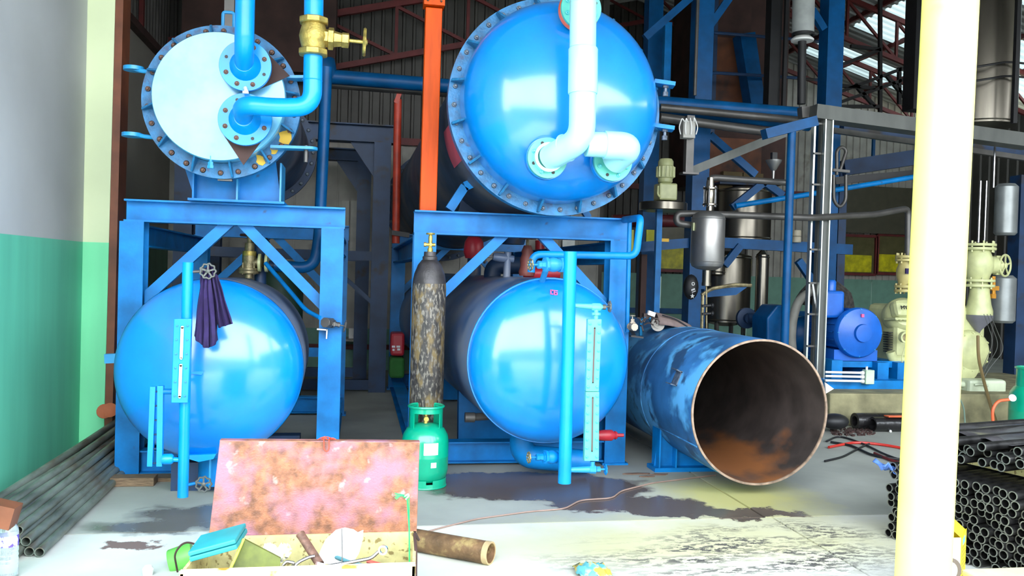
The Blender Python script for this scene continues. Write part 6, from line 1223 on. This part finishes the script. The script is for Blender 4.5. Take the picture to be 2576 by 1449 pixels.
def text_mesh(s, size, loc, rot, mt, parent, ext=.002, name='lettering', flipx=False):
    cu = bpy.data.curves.new('tmp', 'FONT'); cu.body = s; cu.size = size; cu.extrude = ext; cu.align_x = 'CENTER'; cu.align_y = 'CENTER'; cu.resolution_u = 3
    o = bpy.data.objects.new('tmp', cu); COL.objects.link(o); dg = bpy.context.evaluated_depsgraph_get(); me = bpy.data.meshes.new_from_object(o.evaluated_get(dg)); bpy.data.objects.remove(o)
    M4 = rot.to_4x4() @ (Matrix.Scale(-1, 4, (1, 0, 0)) if flipx else Matrix.Identity(4)); me.transform(M4); me.materials.clear(); me.materials.append(mt)
    o = bpy.data.objects.new(name, me); COL.objects.link(o); o.parent = parent; o.location = V(loc) - W[parent]; W[o] = V(loc); return o
text_mesh('MYCO', .062, ch_ + V((-.03, -.105, .075)), Matrix.Rotation(pi / 2 - .45, 3, 'X'), BLACK, tx, .004)
def cream_valve(label, u, v0, v1, y, r, wheel_at=None, mt=CREAM):
    b = at(u, v1, y); H = at(u, v0, y).z - b.z; t = thing('stop_valve', label, 'valve', b)
    part('body', MB().lathe([(r * .9, 0), (r * .75, H * .1), (r * .9, H * .25), (r * 1.15, H * .45), (r * 1.15, H * .62), (r * .9, H * .8), (r * .85, H * .9)], b, Zp, 28), mt, t)
    for z in (0, H * .12, H * .86, H * .95): f = part('flange', MB().lathe([(r * 1.28, 0), (r * 1.3, .004), (r * 1.3, .026), (r * 1.28, .03)], b + V((0, 0, z)), Zp, 28), mt, t)
    for k in range(8): g = 2 * pi * (k + .5) / 8; [part('stud', MB().cyl(b + V((cos(g) * r * 1.12, sin(g) * r * 1.12, z - .02)), b + V((cos(g) * r * 1.12, sin(g) * r * 1.12, z + H * .12 + .05)), .011, 6), mt, t) for z in (0, H * .85)]
    return t, b, H
tv, b, H = cream_valve('cream stop valve with a spoked wheel right of the yellow column', 2460, 614, 722, 8.7, .135)
part('side_bonnet', MB().lathe([(.10, .1), (.10, .2), (.07, .21), (.07, .27)], b + V((0, 0, H * .52)), Xp, 20), CREAM, tv); part('yoke', MB().box(b + V((.24, 0, H * .52)), (.06, .06, .22)), CREAM, tv, smooth=False); wheel(tv, b + V((.32, -.03, H * .52)), (.45, -1, 0), .135, CREAM, 0, spokes=5, t=.012)
t = thing('reducer_cone', 'cream reducer pipe with a grey cone tapering to a brown hose', 'reducer', at(2457, 830, 8.6)); c = at(2462, 792, 8.68)
part('cream_cone', MB().lathe([(.145, 0), (.145, .05), (.125, .12), (.105, .26), (.105, .32)], c, Zp, 28), CREAM, t); part('grey_cone', MB().lathe([(.015, -.22), (.03, -.18), (.145, -.05), (.15, 0)], c, Zp, 28), mat('grey rubber cone', (.14, .14, .16), .35), t)
F('drain_hose', pipe([(2460, 845, 8.5), (2461, 900, 8.4), (2475, 960, 8.1), (2492, 1020, 7.8), (2510, 1075, 7.6)], 8, .017, 10, .2), mat('brown rubber hose', (.20, .14, .06), .5), 'brown hose dropping from the grey cone', 'hose', smooth=True)
F('steel_rod', pipe([(2467, 455), (2461, 610)], 8.8, .012, 8), CHROME, 'left one of two bright rods above the cream stop valve', 'rod', smooth=True)
F('steel_rod', pipe([(2482, 455), (2476, 612)], 8.8, .010, 8), CHROME, 'right one of two bright rods above the cream stop valve', 'rod', smooth=True)
F('steel_rod', pipe([(2503, 362), (2499, 472)], 9.0, .012, 8), CHROME, 'short bright rod under the cable duct at the far right', 'rod', smooth=True)
cream_valve('orange tinged cream valve left of the yellow column', 2280, 645, 735, 8.8, .10, None, mat('aged cream enamel', (.50, .42, .16), .4, var=.15))
F('purple_tag', MB().box(at(2283, 682, 8.69), (.05, .02, .06)), PURPLE, 'purple paint tag on the aged cream valve', 'tag')
F('brass_cluster', MB().box(at(2500, 725, 8.6), (.09, .06, .05)).cyl(at(2500, 745, 8.6), at(2500, 695, 8.6), .02, 8).box(at(2497, 745, 8.6), (.05, .05, .05)), mat('orange brass', (.50, .22, .02), .4, .5), 'orange brass fitting right of the cream reducer', 'fitting')
for k, (u0, u1, v0, v1, y) in enumerate(((2505, 2552, 470, 592, 9.6), (2492, 2546, 700, 812, 9.4))): m = MB(); r = (at(u1, v1, y) - at(u0, v1, y)).length / 2; m.lathe([(r * .8, 0), (r, .03), (r, at(u0, v0, y).z - at(u0, v1, y).z), (r * .7, at(u0, v0, y).z - at(u0, v1, y).z + .04)], at((u0 + u1) / 2, v1, y), Zp, 28); F('grey_drum', m, mat('pale grey drum', (.26, .28, .28), .35, .4), ('upper' if k == 0 else 'lower') + ' pale grey drum behind the spoked wheel', 'drum', smooth=True)
F('navy_column', colm(2560, 2600, 440, 970, 9.75, .2), BLUEN, 'navy column at the right edge behind the compressor', 'column')
for k in range(3): F('white_wire', pipe([(2475 + k * 8, 790), (2500 + k * 14, 860 + 10 * k), (2470 + k * 8, 930), (2468, 950 + 8 * k)], 8.5, .0035, 6, .1), GREY, ('leftmost', 'middle', 'rightmost')[k] + ' of three white wires hanging by the compressor', 'wire', smooth=True)
# jerrycan on its side
t = thing('jerrycan', 'pale plastic jerrycan lying on the plinth right of the yellow column', 'jerrycan', at(2465, 995, 8.15)); c = at(2470, 972, 8.25)
part('can_body', MB().box(c, (.46, .2, .165)), JERRY, t, smooth=False, bev=.035); part('can_neck', MB().cyl(c + V((-.22, 0, .02)), c + V((-.29, 0, .03)), .035, 14), JERRY, t); part('can_handle', MB().tube([c + V((-.18, -.11, .03)), c + V((-.10, -.12, .04)), c + V((-.02, -.11, .02))], .014, 8, .03), JERRY, t)
# second gas bottle and its hose
lp2 = at(2596, 1000, 7.3); lp2.z = .0; t2, _ = lpg(lp2, 'green gas bottle at the right edge with an orange hose', 1.25)
text_mesh('10', .04, V((lp2.x - .10, lp2.y - .105, .56)), Matrix.Rotation(-.75, 3, 'Z') @ Matrix.Rotation(pi / 2, 3, 'X'), WHITE, t2)
F('orange_hose', pipe([(2552, 1004), (2510, 1008), (2496, 1030), (2500, 1090)], 7.1, .014, 10, .1), ORH, 'orange hose leaving the gas bottle at the right edge', 'hose', smooth=True)
m = MB(); m.lathe([(.03, 0), (.035, .02), (.02, .03)], at(2545, 1002, 7.1), (-.3, -1, .4), 14); F('regulator', m, WHITE, 'small white regulator on the orange hose', 'regulator', smooth=True)
F('green_cable', pipe([(2402, 985, 7.9), (2425, 1020, 7.8), (2428, 1075, 7.7)], 7.8, .008, 8, .1), mat('grey green cable', (.15, .22, .17), .5), 'grey green cable hanging over the plinth edge', 'cable', smooth=True)
# floor clutter before the plinth
for k, (u0, u1, v) in enumerate(((2150, 2290, 1056), (2195, 2300, 1068))):
    a = at(u0, v, 7.75 - .12 * k); b = at(u1, v, 7.75 - .12 * k); a.z = b.z = .085 - .01 * k; m = MB(); m.ring(a, b - a, .08 - .01 * k, .05, (b - a).length, 20); F('black_roll', m, mat('glossy black wrap', (.015, .014, .015), .25, var=.3, bump=.4), ('thicker' if k == 0 else 'nearer shiny') + ' black wrapped roll on the floor before the plinth', 'roll', smooth=True)
F('orange_rag', MB().box(at(2255, 1052, 7.6) + V((0, 0, .02)), (.22, .08, .01)), ORH, 'orange strip lying on the black rolls', 'strip')
m = MB(); m.sphere(at(2100, 1060, 7.6), .13, 14, (1.1, .8, .6)); F('black_bag', m, BLACK, 'slumped black bag on the floor beside the open shell', 'bag', smooth=True)
m = MB(); rnd = random.Random(2)
for k in range(160):
    u = rnd.uniform(2090, 2200); v = 1086 + rnd.uniform(-8, 12) - abs(u - 2140) * .05; c = gr(u, v); s = rnd.uniform(.006, .018); m.box(c + V((0, 0, s / 2)), (s * 2, s, s), Matrix.Rotation(rnd.random() * 3, 3, 'Z'))
o = F('metal_swarf', m, RUSTD, 'heap of dark brown swarf on the floor before the plinth', 'swarf'); o['kind'] = 'stuff'
RED_H = (((2085, 1125), (2150, 1112), (2220, 1118), (2300, 1133)), 'red hose on the floor running behind the yellow column', REDH, .012)
for pts, lb, mt_, r_ in (RED_H, (((2080, 1110), (2110, 1095), (2170, 1115), (2230, 1145), (2290, 1165)), 'upper black cable in the tangle beside the open shell', BLACK, .009), (((2075, 1160), (2120, 1150), (2160, 1128), (2190, 1115)), 'lower black cable curling beside the open shell', BLACK, .009), (((2090, 1112), (2140, 1120), (2200, 1148), (2285, 1158)), 'middle black cable in the tangle beside the open shell', BLACK, .011), (((2200, 1140), (2240, 1158), (2295, 1172)), 'dark red hose running under the black cables', REDT, .012)):
    m = MB(); m.tube([gr(u, v, r_ + .002) for u, v in pts], r_, 8, .2); F('floor_cable', m, mt_, lb, 'cable', smooth=True)
m = MB(); m.sphere(gr(2240, 1085, .012), .014, 8); F('white_pebble', m, WHITE, 'tiny white pebble on the floor before the black rolls', 'pebble', smooth=True)
F('conveyor_duct', MB().bar(at(2112, 425, 11.5), at(2330, 392, 11.5), .3, .22).bar(at(2330, 392, 11.5), V((at(2330, 392, 11.5).x, 11.5, 0)), .12, .12).bar(at(2118, 425, 11.5), V((at(2118, 425, 11.5).x, 11.5, 0)), .12, .12), BLUEN, 'dark navy conveyor duct before the grey right wall', 'duct')
F('olive_panel', colm(2112, 2330, 470, 588, 18.15, .06), mat('dull olive panel', (.055, .05, .03), .6), 'large dull olive panel behind the steel elbow pipe', 'panel')
F('thin_wall_post', colm(2196, 2202, 340, 400, 12.2, .04), BLUED, 'thin blue post against the grey wall under the duct', 'post')
